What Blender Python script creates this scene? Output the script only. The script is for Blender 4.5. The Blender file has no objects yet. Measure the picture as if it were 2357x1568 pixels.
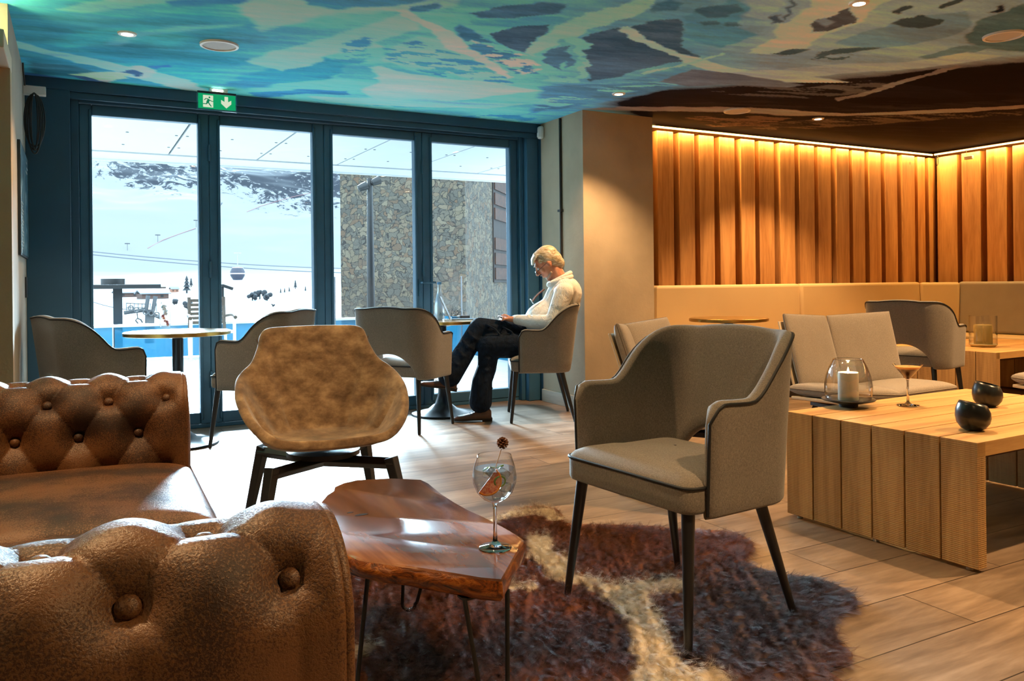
import bpy, bmesh, math, random
import numpy as np
from math import sin, cos, pi, radians, sqrt, atan2
from mathutils import Vector, Matrix, noise
random.seed(7)
SC = bpy.context.scene
COL = SC.collection

# ------------------------------------------------------------------ camera
H = 1.03                       # eye height
YAW = radians(28.26); ROLL = radians(-0.606); FPX = 1870.0; CXP = 1178.5; CYP = 651.6
Fv = Vector((sin(YAW), cos(YAW), 0)); R0 = Vector((cos(YAW), -sin(YAW), 0)); U0 = Vector((0, 0, 1))
Rv = R0*cos(ROLL) + U0*sin(ROLL); Uv = -R0*sin(ROLL) + U0*cos(ROLL)
cam = bpy.data.cameras.new('camera'); camo = bpy.data.objects.new('camera', cam); COL.objects.link(camo)
m3 = Matrix((Rv, Uv, -Fv)).transposed()
camo.matrix_world = Matrix.Translation((0, 0, H)) @ m3.to_4x4()
cam.sensor_width = 36; cam.lens = 36*FPX/2357.0
cam.shift_y = -(784-CYP)/2357.0
cam.shift_x = -(CXP-1178.5)/2357.0
cam.clip_start = 0.05; cam.clip_end = 6000
SC.camera = camo

# ------------------------------------------------------------------ world, sun, exposure
SKY = 4.2; SUN = 52.0
w = bpy.data.worlds.new('world'); SC.world = w; w.use_nodes = True
bg = w.node_tree.nodes['Background']; bg.inputs[0].default_value = (0.60, 0.84, 1.0, 1); bg.inputs[1].default_value = SKY
sl = bpy.data.lights.new('sun', 'SUN'); sl.energy = SUN; sl.angle = radians(26); sl.color = (0.56, 0.83, 1.0)
so = bpy.data.objects.new('sun', sl); COL.objects.link(so)
sd = Vector((-0.17, -0.95, -0.215))      # low hazy winter sun behind thin cloud, shining in under the canopy
so.rotation_euler = sd.to_track_quat('-Z', 'Y').to_euler()
SC.view_settings.view_transform = 'Standard'; SC.view_settings.look = 'None'
SC.view_settings.exposure = 0.60; SC.view_settings.gamma = 1.0
SC.view_settings.use_curve_mapping = False
SC.cycles.max_bounces = 7; SC.cycles.transparent_max_bounces = 16
SC.cycles.sample_clamp_indirect = 4.0
SC.cycles.caustics_reflective = False; SC.cycles.caustics_refractive = False

# ------------------------------------------------------------------ pixel -> world helpers (only used to measure)
def ray(x, y): return (x-CXP)*Rv - (y-CYP)*Uv + FPX*Fv
def hz(x, y, z):
    d = ray(x, y); t = (z-H)/d.z; return Vector((d.x*t, d.y*t, z))
def wy(x, y, Y):
    d = ray(x, y); t = Y/d.y; return Vector((d.x*t, Y, H+d.z*t))

# ------------------------------------------------------------------ object helpers
def tag(o, label=None, cat=None, group=None, kind=None):
    if label: o['label'] = label
    if cat: o['category'] = cat
    if group: o['group'] = group
    if kind: o['kind'] = kind
    return o
def empty(name, loc=(0, 0, 0), rz=0, label=None, cat=None, group=None):
    o = bpy.data.objects.new(name, None); COL.objects.link(o); o.location = loc; o.rotation_euler = (0, 0, rz)
    o.empty_display_size = .1
    return tag(o, label, cat, group)
def copy_tree(o, parent=None):
    c = o.copy(); COL.objects.link(c); c.parent = parent
    for ch in list(o.children):
        copy_tree(ch, c)
    return c

class B:
    """collects geometry for one mesh"""
    def __init__(s): s.v = []; s.f = []
    def add(s, vs, fs):
        n = len(s.v); s.v += [tuple(p) for p in vs]; s.f += [tuple(i+n for i in f) for f in fs]; return s
    def box(s, x0, x1, y0, y1, z0, z1, M=None):
        vs = [Vector((x, y, z)) for z in (z0, z1) for y in (y0, y1) for x in (x0, x1)]
        if M: vs = [M @ v for v in vs]
        return s.add(vs, [(0, 2, 3, 1), (4, 5, 7, 6), (0, 1, 5, 4), (2, 6, 7, 3), (0, 4, 6, 2), (1, 3, 7, 5)])
    def grid(s, P, cu=False, cv=False):
        nu, nv = len(P), len(P[0]); vs = [p for r in P for p in r]; fs = []
        for i in range(nu if cu else nu-1):
            for j in range(nv if cv else nv-1):
                a = i*nv+j; b = ((i+1) % nu)*nv+j; c = ((i+1) % nu)*nv+(j+1) % nv; d = i*nv+(j+1) % nv
                fs.append((a, b, c, d))
        return s.add(vs, fs)
    def lathe(s, prof, n=32, c=(0, 0, 0), M=None, closed=False):
        c = Vector(c); P = []
        for i in range(n):
            a = 2*pi*i/n; row = [Vector((r*cos(a), r*sin(a), z))+c for r, z in prof]
            if M: row = [M @ p for p in row]
            P.append(row)
        return s.grid(P, cu=True, cv=closed)
    def tube(s, path, r, n=10, cap=True, closed=False):
        path = [Vector(p) for p in path]; m = len(path)
        rs = r if isinstance(r, (list, tuple)) else [r]*m
        T0 = (path[1]-path[0]).normalized()
        ref = Vector((0, 0, 1)) if abs(T0.z) < .9 else Vector((1, 0, 0))
        nrm = T0.cross(ref).normalized(); P = []
        for i in range(m):
            if closed: T = (path[(i+1) % m]-path[i-1]).normalized()
            else: T = (path[min(i+1, m-1)]-path[max(i-1, 0)]).normalized()
            nrm = (nrm - T*nrm.dot(T))
            nrm = nrm.normalized() if nrm.length > 1e-6 else T.orthogonal().normalized()
            bn = T.cross(nrm)
            P.append([path[i]+(nrm*cos(2*pi*k/n)+bn*sin(2*pi*k/n))*rs[i] for k in range(n)])
        base = len(s.v)
        s.grid(P, cu=closed, cv=True)
        if cap and not closed:
            s.f.append(tuple(base+k for k in range(n))[::-1]); s.f.append(tuple(base+(m-1)*n+k for k in range(n)))
        return s
    def prism(s, poly, z0, z1, M=None):
        n = len(poly); vs = [Vector((p[0], p[1], z)) for z in (z0, z1) for p in poly]
        if M: vs = [M @ v for v in vs]
        fs = [tuple(range(n))[::-1], tuple(range(n, 2*n))]+[(i, (i+1) % n, n+(i+1) % n, n+i) for i in range(n)]
        return s.add(vs, fs)
    def sphere(s, c, r, nu=16, nv=10, M=None, sc=(1, 1, 1)):
        prof = [(max(r*sin(pi*j/nv), 1e-5), -r*cos(pi*j/nv)) for j in range(nv+1)]
        c = Vector(c); P = []
        for i in range(nu):
            a = 2*pi*i/nu
            row = [Vector((q*cos(a)*sc[0], q*sin(a)*sc[1], z*sc[2])) for q, z in prof]
            if M: row = [M @ p for p in row]
            P.append([p+c for p in row])
        return s.grid(P, cu=True)
    def cap(s, a, b, ra, rb, n=14, m=5):
        """tapered capsule"""
        a = Vector(a); b = Vector(b); T = (b-a)
        L = T.length; T = T.normalized() if L > 1e-6 else Vector((0, 0, 1))
        pa = []; ra_ = []
        for k in range(m+1):
            t = pi/2*k/m; pa.append(a - T*ra*cos(t)); ra_.append(max(ra*sin(t), 1e-4))
        for k in range(m+1):
            t = pi/2*k/m; pa.append(b + T*rb*sin(t)+T*1e-5); ra_.append(max(rb*cos(t), 1e-4))
        return s.tube(pa, ra_, n=n, cap=True)
    def make(s, name, mat, parent=None, smooth=None, bevel=0, seg=2, sub=0, loc=None, merge=False, label=None):
        me = bpy.data.meshes.new(name); me.from_pydata(s.v, [], s.f); me.validate(); me.update()
        bm = bmesh.new(); bm.from_mesh(me)
        if merge: bmesh.ops.remove_doubles(bm, verts=bm.verts, dist=1e-5)
        bmesh.ops.recalc_face_normals(bm, faces=bm.faces); bm.to_mesh(me); bm.free()
        if smooth is not None:
            me.shade_smooth()
            if smooth < 180: me.set_sharp_from_angle(angle=radians(smooth))
        o = bpy.data.objects.new(name, me); COL.objects.link(o)
        if mat: me.materials.append(mat)
        if bevel:
            md = o.modifiers.new('bevel', 'BEVEL'); md.width = bevel; md.segments = seg; md.limit_method = 'ANGLE'; md.angle_limit = radians(40)
            md.harden_normals = False
            if smooth is None: me.shade_smooth(); me.set_sharp_from_angle(angle=radians(50))
        if sub:
            md = o.modifiers.new('sub', 'SUBSURF'); md.levels = sub; md.render_levels = sub
        if parent is not None: o.parent = parent
        if loc: o.location = loc
        if label: o['label'] = label
        return o

# ------------------------------------------------------------------ material helpers
def srgb(r, g, b):
    def f(c):
        c /= 255.0
        return c/12.92 if c <= .04045 else ((c+.055)/1.055)**2.4
    return (f(r), f(g), f(b), 1)
class NT:
    def __init__(s, name):
        s.m = bpy.data.materials.new(name); s.m.use_nodes = True; s.t = s.m.node_tree
        s.p = s.t.nodes['Principled BSDF']; s.out = s.t.nodes['Material Output']
    def n(s, typ, **k):
        nd = s.t.nodes.new(typ)
        for a, b in k.items(): setattr(nd, a, b)
        return nd
    def l(s, a, b): s.t.links.new(a, b)
    def coord(s, kind='Object', scale=(1, 1, 1), rot=(0, 0, 0), loc=(0, 0, 0)):
        tc = s.n('ShaderNodeTexCoord'); mp = s.n('ShaderNodeMapping'); s.l(tc.outputs[kind], mp.inputs[0])
        mp.inputs['Scale'].default_value = scale; mp.inputs['Rotation'].default_value = rot; mp.inputs['Location'].default_value = loc
        return mp.outputs[0]
    def noise(s, vec, scale, detail=3, rough=.5, dist=0):
        nd = s.n('ShaderNodeTexNoise'); s.l(vec, nd.inputs['Vector'])
        nd.inputs['Scale'].default_value = scale; nd.inputs['Detail'].default_value = detail
        nd.inputs['Roughness'].default_value = rough; nd.inputs['Distortion'].default_value = dist
        return nd.outputs['Fac']
    def vor(s, vec, scale, feature='F1', out='Distance', rnd=1):
        nd = s.n('ShaderNodeTexVoronoi', feature=feature); s.l(vec, nd.inputs['Vector'])
        nd.inputs['Scale'].default_value = scale
        if 'Randomness' in nd.inputs: nd.inputs['Randomness'].default_value = rnd
        return nd.outputs[out]
    def ramp(s, fac, stops, interp='LINEAR'):
        nd = s.n('ShaderNodeValToRGB'); s.l(fac, nd.inputs[0]); cr = nd.color_ramp; cr.interpolation = interp
        while len(cr.elements) > 1: cr.elements.remove(cr.elements[-1])
        cr.elements[0].position = stops[0][0]; cr.elements[0].color = stops[0][1]
        for p, c in stops[1:]:
            e = cr.elements.new(p); e.color = c
        return nd.outputs[0]
    def mix(s, a, b, fac, mode='MIX'):
        nd = s.n('ShaderNodeMix', data_type='RGBA', blend_type=mode)
        for i, v in ((0, fac), (6, a), (7, b)):
            if isinstance(v, (int, float)): nd.inputs[i].default_value = v
            elif isinstance(v, tuple): nd.inputs[i].default_value = v
            else: s.l(v, nd.inputs[i])
        return nd.outputs[2]
    def math(s, op, a, b=0.0, clamp=False):
        nd = s.n('ShaderNodeMath', operation=op, use_clamp=clamp)
        for i, v in enumerate((a, b)):
            if isinstance(v, (int, float)): nd.inputs[i].default_value = v
            else: s.l(v, nd.inputs[i])
        return nd.outputs[0]
    def bump(s, h, strength=.3, dist=.01):
        nd = s.n('ShaderNodeBump'); nd.inputs['Strength'].default_value = strength; nd.inputs['Distance'].default_value = dist
        s.l(h, nd.inputs['Height']); s.l(nd.outputs[0], s.p.inputs['Normal']); return nd
    def set(s, **k):
        for a, b in k.items():
            key = {'col': 'Base Color', 'rough': 'Roughness', 'metal': 'Metallic', 'coat': 'Coat Weight', 'coatr': 'Coat Roughness',
                   'sheen': 'Sheen Weight', 'spec': 'Specular IOR Level', 'ecol': 'Emission Color', 'estr': 'Emission Strength', 'trans': 'Transmission Weight', 'sheenr':'Sheen Roughness','sheenc':'Sheen Tint'}[a]
            if hasattr(b, 'links'): s.l(b, s.p.inputs[key])
            else: s.p.inputs[key].default_value = b
        return s
def plain(name, col, rough=.5, metal=0, var=.0, vscale=8, bump=0, bscale=60, stretch=(1, 1, 1), **k):
    t = NT(name); t.set(rough=rough, metal=metal, **k)
    if len(col) == 3: col = col+(1,)
    if var or bump: vec = t.coord('Object', stretch)
    if var:
        a = tuple(c*(1-var) for c in col[:3])+(1,); b = tuple(min(1, c*(1+var)) for c in col[:3])+(1,)
        t.set(col=t.ramp(t.noise(vec, vscale, 4), [(.3, a), (.7, b)]))
    else: t.set(col=col)
    if bump: t.bump(t.noise(vec, bscale, 3), bump)
    return t.m
def emis(name, col, strength):
    t = NT(name); t.set(col=(0, 0, 0, 1), ecol=col, estr=strength); return t.m
def glassy(name, tint=(1, 1, 1, 1), gloss=.08, rough=0.0, graze=.6, edge=0.0):
    """thin clear glass: see-through with a fresnel sheen; seen edge-on it absorbs a little"""
    t = NT(name); tr = t.n('ShaderNodeBsdfTransparent')
    gl = t.n('ShaderNodeBsdfGlossy'); gl.inputs['Roughness'].default_value = rough
    lw = t.n('ShaderNodeLayerWeight'); lw.inputs[0].default_value = .5
    if edge: t.l(t.mix(tint, tuple(c*(1-edge) for c in tint[:3])+(1,), t.math('POWER', lw.outputs['Facing'], 3.5)), tr.inputs[0])
    else: tr.inputs[0].default_value = tint
    f = t.math('ADD', t.math('MULTIPLY', t.math('POWER', lw.outputs['Facing'], 3.0), graze), gloss, True)
    mx = t.n('ShaderNodeMixShader'); t.l(f, mx.inputs[0]); t.l(tr.outputs[0], mx.inputs[1]); t.l(gl.outputs[0], mx.inputs[2])
    t.l(mx.outputs[0], t.out.inputs[0]); return t.m

def fabric(name, c1, c2, bump=.25, sc=220):
    t = NT(name); v = t.coord('Object')
    a = t.noise(t.coord('Object', (1, 1, 3)), sc, 2, .7); b = t.noise(v, 9, 3)
    wv = t.noise(t.coord('Object', (3, 3, .6)), sc, 2, .7)
    f = t.math('ADD', t.math('MULTIPLY', a, .5), t.math('MULTIPLY', wv, .5))
    c = t.ramp(f, [(.36, c1), (.64, c2)])
    c = t.mix(c, tuple(x*.8 for x in c1[:3])+(1,), t.math('MULTIPLY', b, .35))
    t.set(col=c, rough=.95, sheen=.35, spec=.2); t.bump(f, bump, .004); return t.m
def wood(name, c1, c2, c3=None, axis='X', sc=1.0, rough=.5, rings=True, bump=.12, coat=0, saw=False):
    t = NT(name)
    st = {'X': (.08, 1, 1), 'Y': (1, .08, 1), 'Z': (1, 1, .08)}[axis]
    v = t.coord('Object', st)
    at = t.n('ShaderNodeAttribute', attribute_name='rnd')
    ad = t.n('ShaderNodeVectorMath', operation='ADD'); t.l(v, ad.inputs[0])
    cb = t.n('ShaderNodeVectorMath', operation='SCALE'); t.l(at.outputs['Color'], cb.inputs[0]); cb.inputs['Scale'].default_value = 7.0
    t.l(cb.outputs[0], ad.inputs[1]); vv = ad.outputs[0]
    n1 = t.noise(vv, 9*sc, 5, .6, .8); n2 = t.noise(vv, 70*sc, 3, .6)
    f = t.math('ADD', t.math('MULTIPLY', n1, .75), t.math('MULTIPLY', n2, .25))
    stops = [(.32, c1), (.62, c2)] if c3 is None else [(.30, c1), (.50, c2), (.68, c3)]
    c = t.ramp(f, stops)
    # boards differ a little from one another
    hs = t.n('ShaderNodeHueSaturation'); t.l(c, hs.inputs['Color'])
    t.l(t.math('ADD', t.math('MULTIPLY', at.outputs['Fac'], .36), .82), hs.inputs['Value'])
    # sparse dark knots
    kn = t.vor(t.coord('Object', {'X': (.55, 1, 1), 'Y': (1, .55, 1), 'Z': (1, 1, .55)}[axis]), 2.6*sc)
    k = t.ramp(kn, [(0.012, (1, 1, 1, 1)), (.04, (0, 0, 0, 1))])
    c = t.mix(hs.outputs[0], tuple(x*.25 for x in c1[:3])+(1,), k)
    t.set(col=c, rough=rough, coat=coat, coatr=.15)
    h = f
    if saw:
        wv = t.n('ShaderNodeTexWave', bands_direction='Z'); t.l(t.coord('Object', (1, 1, 1)), wv.inputs[0])
        wv.inputs['Scale'].default_value = 45; wv.inputs['Distortion'].default_value = 1.5; wv.inputs['Detail'].default_value = 2
        h = t.math('ADD', f, t.math('MULTIPLY', wv.outputs['Fac'], .6))
    t.bump(h, bump, .006)
    return t.m
def islands(o, key='rnd', seedv=1):
    """one random value per loose piece, stored on the mesh (board-to-board colour variation)"""
    me = o.data; bm = bmesh.new(); bm.from_mesh(me); idx = [-1]*len(bm.verts); bm.verts.ensure_lookup_table(); rr = random.Random(seedv); vals = []
    for v0 in bm.verts:
        if idx[v0.index] >= 0: continue
        k = len(vals); vals.append((rr.random(), rr.random(), rr.random())); st = [v0]; idx[v0.index] = k
        while st:
            v = st.pop()
            for e in v.link_edges:
                u = e.other_vert(v)
                if idx[u.index] < 0: idx[u.index] = k; st.append(u)
    bm.free()
    ca = me.color_attributes.new(key, 'FLOAT_COLOR', 'POINT')
    ca.data.foreach_set('color', [c for i in idx for c in (vals[i][0], vals[i][1], vals[i][2], 1)])
    return o

# ------------------------------------------------------------------ materials
frameM = plain('window_frame_paint', srgb(56, 98, 124), .36, var=.08)  # paint lightened to carry the window flare in its colour
darkM = plain('dark_blue_paint', srgb(40, 78, 102), .5, var=.1, vscale=3)
plasterM = plain('grey_plaster', srgb(176, 168, 155), .9, var=.10, vscale=3.5, bump=.15, bscale=30)
beigeM = plain('beige_plaster', srgb(196, 176, 150), .9, var=.06, vscale=4, bump=.1, bscale=60)
blackM = plain('black_metal', (.008, .009, .010), .5)
legM = plain('black_lacquered_wood', (.012, .012, .014), .32)
whiteM = plain('white_plastic', (.75, .74, .70), .45)
pipeM = plain('black_piping', (.008, .009, .012), .6)
ironM = plain('cast_iron_base', (.02, .025, .03), .3, .5)
brassM = plain('brushed_brass', srgb(190, 150, 80), .28, 1.0)
steelM = plain('grey_steel', (.30, .31, .33), .4, .8)
greyF = fabric('grey_melange_fabric', srgb(100, 94, 88), srgb(158, 150, 140))
greyF2 = fabric('grey_lounge_fabric', srgb(128, 118, 108), srgb(176, 164, 150))
vinylM = plain('cream_upholstery', srgb(196, 168, 124), .55, var=.04, vscale=2, bump=.05, bscale=200)
vinyl2M = plain('grey_seat_upholstery', srgb(150, 140, 126), .6, var=.04)
glassM = glassy('window_glass', gloss=.03, graze=.35)
clearM = glassy('clear_glass', gloss=.09, graze=.75, edge=.55)
solidG = NT('solid_glass'); solidG.set(rough=.0, trans=1.0); solidG.p.inputs['IOR'].default_value = 1.4; solidG = solidG.m

def floor_mat():
    t = NT('wood_look_floor_planks'); tc = t.coord('Object', (1, 1, 1), loc=(0, -.012, 0))
    br = t.n('ShaderNodeTexBrick'); t.l(tc, br.inputs[0]); br.offset = .37; br.inputs['Scale'].default_value = 1
    br.inputs['Brick Width'].default_value = 1.45; br.inputs['Row Height'].default_value = .246; br.inputs['Mortar Size'].default_value = .0022
    br.inputs['Mortar Smooth'].default_value = .1; br.inputs['Bias'].default_value = 0
    br.inputs['Color1'].default_value = (0, 0, 0, 1); br.inputs['Color2'].default_value = (1, 1, 1, 1); br.inputs['Mortar'].default_value = (.5, .5, .5, 1)
    rowv = t.n('ShaderNodeVectorMath', operation='SCALE'); t.l(br.outputs['Color'], rowv.inputs[0]); rowv.inputs['Scale'].default_value = 13
    ad = t.n('ShaderNodeVectorMath', operation='ADD'); t.l(t.coord('Object', (.16, 1, 1)), ad.inputs[0]); t.l(rowv.outputs[0], ad.inputs[1])
    n1 = t.noise(ad.outputs[0], 7, 6, .62, 1.2); n2 = t.noise(ad.outputs[0], 45, 3, .6)
    f = t.math('ADD', t.math('MULTIPLY', n1, .7), t.math('MULTIPLY', n2, .3))
    c = t.ramp(f, [(.33, srgb(102, 84, 69)), (.50, srgb(138, 116, 96)), (.66, srgb(166, 143, 121))])
    hs = t.n('ShaderNodeHueSaturation'); t.l(c, hs.inputs['Color']); t.l(t.math('ADD', t.math('MULTIPLY', br.outputs['Color'], .28), .86), hs.inputs['Value'])
    c = t.mix(hs.outputs[0], srgb(52, 38, 28), br.outputs['Fac'])
    rg = t.math('ADD', t.math('MULTIPLY', f, .25), .24)
    t.set(col=c, rough=rg, spec=.45)
    t.bump(t.math('SUBTRACT', t.math('MULTIPLY', f, .5), br.outputs['Fac']), .25, .003); return t.m
floorM = floor_mat()
oakM = wood('oak_slats', srgb(150, 96, 44), srgb(204, 150, 90), axis='Z', rough=.55)
tableM = wood('oak_table_planks', srgb(140, 104, 62), srgb(196, 158, 106), axis='Z', rough=.55, saw=True, bump=.3)
tableTM = wood('oak_table_top', srgb(160, 112, 58), srgb(208, 164, 104), axis='X', rough=.5)

def leather_mat():
    t = NT('distressed_brown_leather'); v = t.coord('Object')
    n1 = t.noise(v, 6, 5, .6); sp = t.noise(v, 330, 3, .6, .3)
    base = t.ramp(n1, [(.35, srgb(46, 27, 18)), (.55, srgb(78, 45, 24)), (.72, srgb(106, 62, 33))])
    patch = t.ramp(t.math('ADD', t.math('MULTIPLY', sp, .6), t.math('MULTIPLY', t.noise(v, 6, 3), .45)), [(.50, (0, 0, 0, 1)), (.56, (1, 1, 1, 1))])
    c = t.mix(base, srgb(140, 98, 58), t.math('MULTIPLY', patch, .5))
    t.set(col=c, rough=t.math('SUBTRACT', .58, t.math('MULTIPLY', patch, .18)), spec=.6)
    t.bump(t.math('ADD', t.math('MULTIPLY', sp, .6), t.math('MULTIPLY', t.noise(v, 55, 4, .7), .6)), .5, .004); return t.m
leatherM = leather_mat()
def suede_mat():
    t = NT('mottled_brown_velvet'); v = t.coord('Object', (1, 1, 1.6))
    n = t.noise(v, 11, 8, .66, .1)
    c = t.ramp(n, [(.30, srgb(98, 76, 58)), (.47, srgb(144, 116, 88)), (.66, srgb(192, 162, 126))])
    t.set(col=c, rough=.85, sheen=.5, spec=.25); t.bump(n, .08, .01); return t.m
suedeM = suede_mat()
def burl_mat():
    t = NT('polished_live_edge_wood'); v = t.coord('Object', (1, .22, 1), rot=(0, 0, .15))
    n = t.noise(v, 7, 5, .55, .7); n2 = t.noise(t.coord('Object', (1, .1, 1)), 60, 3)
    f = t.math('ADD', t.math('MULTIPLY', n, .8), t.math('MULTIPLY', n2, .2))
    c = t.ramp(f, [(.32, srgb(58, 34, 22)), (.45, srgb(100, 62, 42)), (.56, srgb(136, 90, 62)), (.68, srgb(170, 122, 86))])
    t.set(col=c, rough=.2, coat=.4, coatr=.12); t.bump(n2, .015, .001); return t.m
burlM = burl_mat()
def bark_mat():
    t = NT('live_edge_bark_side'); v = t.coord('Object', (1, 1, 2.5)); n = t.noise(v, 14, 6, .7, 1.5)
    c = t.ramp(n, [(.36, srgb(50, 22, 8)), (.5, srgb(140, 74, 24)), (.66, srgb(198, 124, 52))])
    t.set(col=c, rough=.3, coat=.3); t.bump(n, .5, .01); return t.m
barkM = bark_mat()

# ------------------------------------------------------------------ setting: room shell
XL, XR, YB, YW, CZ = -.277, 8.33, 5.72, 6.11, 2.41
def struct(name, b, mat, **k): return tag(b.make(name, mat, **k), kind='structure')
struct('floor', B().box(-3.2, 8.6, -3.2, 6.36, -.05, 0), floorM)
struct('wall_left', B().box(XL-.12, XL, 4.62, YW+.2, 0, CZ), plasterM)
struct('wall_partition', B().box(-3.2, -.262, 4.50, 4.615, 0, 2.07), beigeM)
struct('wall_far_left', B().box(-3.3, -3.2, -3.2, 4.62, 0, CZ), beigeM)
struct('wall_behind', B().box(-3.3, 8.6, -3.3, -3.2, 0, CZ), beigeM)
struct('wall_right', B().box(XR+.06, XR+.2, -3.2, 6.1, 0, CZ), plain('dark_wall', srgb(60, 40, 24), .8))
struct('wall_back', B().box(4.2, XR+.2, YB+.06, YB+.25, 0, CZ), bpy.data.materials['dark_wall'])
pb = B().box(3.585, 4.285, 5.45, 6.11, 0, CZ)
struct('wall_pillar', pb, plain('pillar_plaster', srgb(184, 168, 144), .9, var=.10, vscale=3.5, bump=.15, bscale=30))
struct('wall_pillar_back', B().box(3.585, 4.3, 6.11, 6.5, 0, CZ), darkM)
struct('trim_1', B().box(3.568, 3.585, 5.60, 6.11, 0, .105), wood('whitewashed_baseboard', srgb(176, 168, 152), srgb(214, 206, 190), axis='Y'), bevel=.002)
# lintel, side panel and jambs of the folding doors
struct('trim_2', B().box(XL, 3.585, YW, 6.36, 2.335, CZ).box(XL, 3.585, YW+.03, YW+.05, 2.29, 2.335), darkM, bevel=.004)
struct('trim_3', B().box(XL, -.02, YW, 6.36, 0, 2.335).box(-.02, .03, 6.2, 6.36, 0, 2.335), darkM, bevel=.004)
struct('trim_4', B().box(3.47, 3.585, 6.16, 6.36, 0, 2.335).box(3.43, 3.47, 6.22, 6.36, 0, 2.335), frameM, bevel=.006)
struct('trim_5', B().box(.03, 3.43, 6.24, 6.36, 2.288, 2.335).box(.03, 3.43, 6.27, 6.36, 0, .028), frameM, bevel=.003)
# white box with the hidden cove lamp at the far left
struct('trim_6', B().box(-3.2, -.262, 4.12, 4.62, 2.07, 2.15), plain('white_cornice_paint', srgb(215, 205, 190), .7), bevel=.004)

# the four glazed leaves of the folding door
leaf_x = [(.03, .868), (.868, 1.715), (1.715, 2.534), (2.534, 3.43)]
gx = [(.109, .793), (.944, 1.626), (1.784, 2.469), (2.62, 3.352)]
for i, ((a, b), (g0, g1)) in enumerate(zip(leaf_x, gx)):
    o = empty('door_%d' % (i+1), ((a+b)/2, 6.3, 0)); tag(o, kind='structure')
    cx = (a+b)/2
    fb = B().box(a+.0005-cx, g0-cx, -.035, .035, .03, 2.285).box(g1-cx, b-.0005-cx, -.035, .035, .03, 2.285)
    fb.box(g0-cx, g1-cx, -.034, .034, .03, .112).box(g0-cx, g1-cx, -.034, .034, 2.213, 2.285)
    fb.box(g0-cx-.02, g0-cx, -.048, -.035, .06, 2.25).box(g1-cx, g1-cx+.02, -.048, -.035, .06, 2.25)
    fb.make('door_frame', frameM, o, bevel=.006)
    B().box(g0-cx, g1-cx, -.012, .012, .112, 2.213).make('door_glass', glassM, o)
    if i == 2:
        h = B().box(b-cx-.045, b-cx-.015, -.062, -.048, .93, 1.07); h.tube([(b-cx-.03, -.055, 1.04), (b-cx-.03, -.10, 1.04), (b-cx+.085, -.10, 1.04)], .009)
        h.make('door_handle', frameM, o, smooth=40)
    if i == 0:
        pass
    if i in (0, 2):
        hb = B()
        for z in (.35, 1.15, 2.0): hb.tube([(b-cx, -.05, z-.06), (b-cx, -.05, z+.06)], .010)
        hb.make('hinge', frameM, o, smooth=40)

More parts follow.
